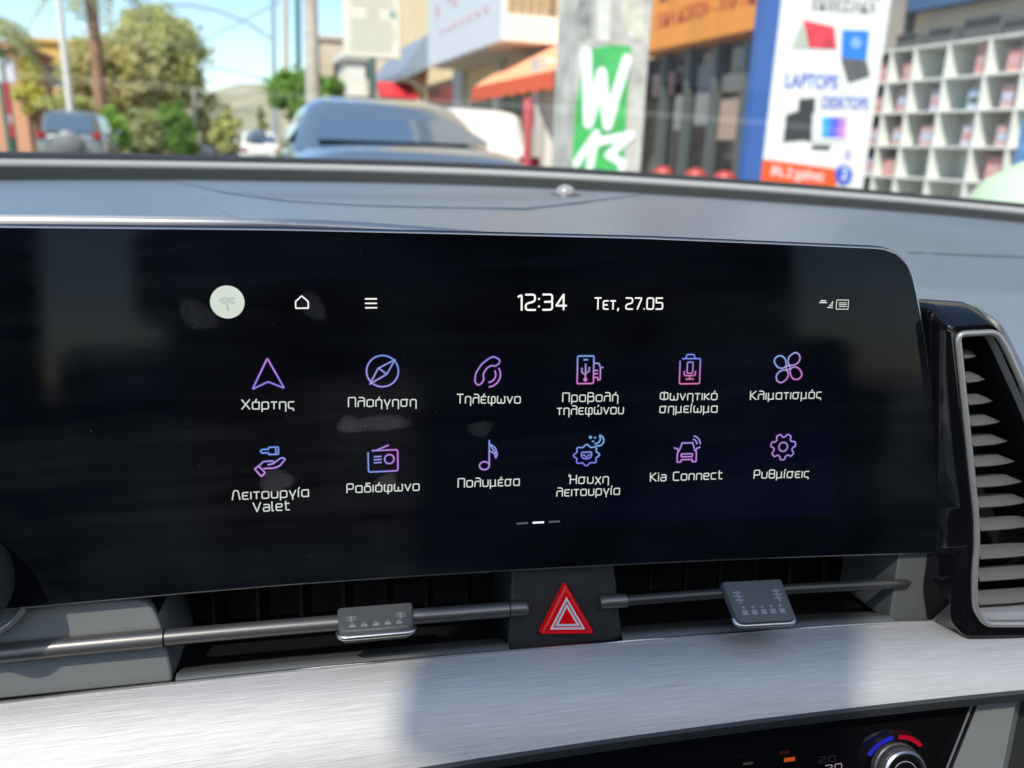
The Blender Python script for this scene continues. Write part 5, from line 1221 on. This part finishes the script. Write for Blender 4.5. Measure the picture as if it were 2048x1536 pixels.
# ------------------------------------------------------------------ shop with white shelves
XS = 5.55
ws_ = thing('computer_shop', 'shop with blue fascia and beige lintel above white compartment shelves', 'shop', (7.5, 3.5, .1))
zt1, zt2 = atx(1900, 8, XS+.2).z, atx(1900, 86, XS-.1).z
obj('wall', MB().bx((XS+.5, .5, .1), (XS+4, 6.4, 6)), mat('inner_wall', (.50, .44, .34), .9, var=.08), ws_)
obj('blue_fascia', MB().bx((XS+.2, .5, zt1), (XS+.5, 6.3, zt1+1.0)), mat('dark_blue_fascia', (.05, .12, .24), .5), ws_)
obj('lintel', MB().bx((XS+.31, .5, zt2-.2), (XS+.5, 6.3, zt1-.001)), mat('beige_lintel', (.62, .50, .34), .8), ws_)
obj('side_wall', MB().bx((XS+.0, 6.9, .1), (XS+.5, 7.0, zt1-.03)), bpy.data.materials['beige_lintel'], ws_)
shm = mat('white_shelf_board', (.68, .69, .63), .6)
sf = thing('shelf_unit', 'white compartment shelf unit filled with small boxed goods', 'shelves', (XS+.2, 3.8, .12))
zrow = [atx(1900, y, XS).z for y in (86, 155, 222, 294, 361)]
# column dividers found where they stand along the shelf front
ycol = sorted([atx(x, 240, XS).y for x in (1762, 1808, 1873, 1952, 2026)]); stp = (ycol[-1]-ycol[0])/4
ycol = [ycol[0]-stp*k for k in (4, 3, 2, 1)]+ycol+[ycol[-1]+stp*k for k in (1, 2)]
zs = sorted(zrow); dz = zs[1]-zs[0]; zs = [zs[0]-dz*k for k in (2, 1)]+zs
for z in zs: obj('shelf', MB().bx((XS, ycol[0], z-.009), (XS+.30, ycol[-1], z+.009)), shm, sf)
for y in ycol: obj('divider', MB().bx((XS-.004, y-.009, .13), (XS+.2985, y+.009, zs[-1]-.013)), shm, sf)
obj('back_panel', MB().bx((XS+.301, ycol[0], .13), (XS+.309, ycol[-1], zs[-1])), mat('shelf_back', (.70, .71, .67), .8), sf)
goods = [mat('box_pink', (.58, .36, .34), .6), mat('box_blue_white', (.46, .52, .66), .6), mat('box_dark', (.10, .11, .11), .6), mat('box_lilac', (.56, .50, .58), .6), mat('box_red_white', (.62, .30, .28), .6)]
gname = ['pink', 'pale blue', 'dark grey', 'lilac', 'red and white']
rnd = random.Random(11); ordn = ['bottom', 'second', 'third', 'fourth', 'fifth', 'top']
rown = {2: 'lowest visible', 3: 'third', 4: 'second', 5: 'top'}
for r_ in (2, 3, 4, 5):
    for c_ in range(3, 9):
        if c_ >= len(ycol)-1 or r_ >= len(zs)-1: continue
        k = rnd.randrange(5)
        if rnd.random() < .15: continue
        y = ycol[c_]+stp*rnd.uniform(.28, .42); hh, wd_ = dz*rnd.uniform(.55, .85), stp*rnd.uniform(.3, .55)
        t = thing('boxed_product', '%s box in the %s shelf row, %s column from the panel' % (gname[k], rown[r_], ['sixth', 'fifth', 'fourth', 'third', 'second', 'first'][c_-3]), 'box', (XS+.17, y, zs[r_]+.012), 'boxed goods on the white shelves')
        obj('carton', MB().bx((XS+.06, y-wd_/2, zs[r_]+.0125), (XS+.28, y+wd_/2, zs[r_]+.0125+hh)), goods[k], t, bevel=.004)
        obj('front_label', MB().bx((XS+.056, y-wd_*.36, zs[r_]+.0125+hh*.3), (XS+.0595, y+wd_*.36, zs[r_]+.0125+hh*.62)), goods[(k+1) % 5], t)
for k, (x0, y0, x1, y1) in enumerate(((1800, 66, 1842, 96), (1866, 52, 1914, 86), (1936, 28, 2010, 74), (2016, 36, 2070, 66))):
    a, b = atx(x0, (y0+y1)/2, XS+.1), atx(x1, (y0+y1)/2, XS+.1); ya, yb = sorted((a.y, b.y)); hgt = (atx((x0+x1)/2, y0, XS+.1).z-atx((x0+x1)/2, y1, XS+.1).z)
    t = thing('dark_case', 'dark grey case on the shelf top, %s from the advertising panel' % ['first', 'second', 'third', 'fourth'][k], 'case', (XS+.2, (ya+yb)/2, zs[-1]), 'dark cases on top of the shelves')
    obj('case_body', MB().bx((XS+.06, ya, zs[-1]+.0125), (XS+.30, yb, zs[-1]+.0125+hgt)), mat('case_charcoal', (.10, .10, .095), .6), t, bevel=.012)
    obj('case_lid', MB().bx((XS+.052, ya+.01, zs[-1]+.0125+hgt*.62), (XS+.059, yb-.01, zs[-1]+.0125+hgt*.9)), M['charcoal'], t)
# blue carton and pale green lidded bin at the right edge
a = atx(2096, 250, XS-.5); t = thing('blue_carton', 'blue carton standing in front of the shelves at the right edge', 'box', (XS-.4, a.y, .126))
obj('carton', MB().bx((XS-.62, a.y-.26, .126), (XS-.30, a.y+.10, atx(2062, 240, XS-.5).z)), mat('blue_card', (.10, .24, .46), .6), t, bevel=.01)
obj('carton_flap', MB().bx((XS-.62, a.y-.26, atx(2062, 240, XS-.5).z+.001), (XS-.30, a.y-.08, atx(2062, 240, XS-.5).z+.02)), mat('blue_card_light', (.2, .36, .58), .6), t)
c = atz(2110, 395, 1.0); c = at(2120, 350, 2.05)
bn = thing('lidded_bin', 'pale green domed bin lid rising at the right edge before the shelves', 'bin', (c.x, c.y, .126))
zl_ = at(1985, 398, 2.05).z; rb = .30
obj('bin_body', MB().lathe((c.x, c.y, .126), (0, 0, 1), [(rb*.78, 0), (rb*.95, zl_-.18), (rb*.95, zl_-.15)], 28), mat('bin_green', (.22, .46, .22), .4), bn, smooth=40)
obj('bin_lid', MB().lathe((c.x, c.y, zl_-.15), (0, 0, 1), [(rb, 0), (rb*1.02, .03), (rb*.93, .12), (rb*.72, .21), (rb*.4, .27), (.01, .29)], 32), mat('lid_pale_green', (.48, .62, .44), .35), bn, smooth=50)

clean_flags()
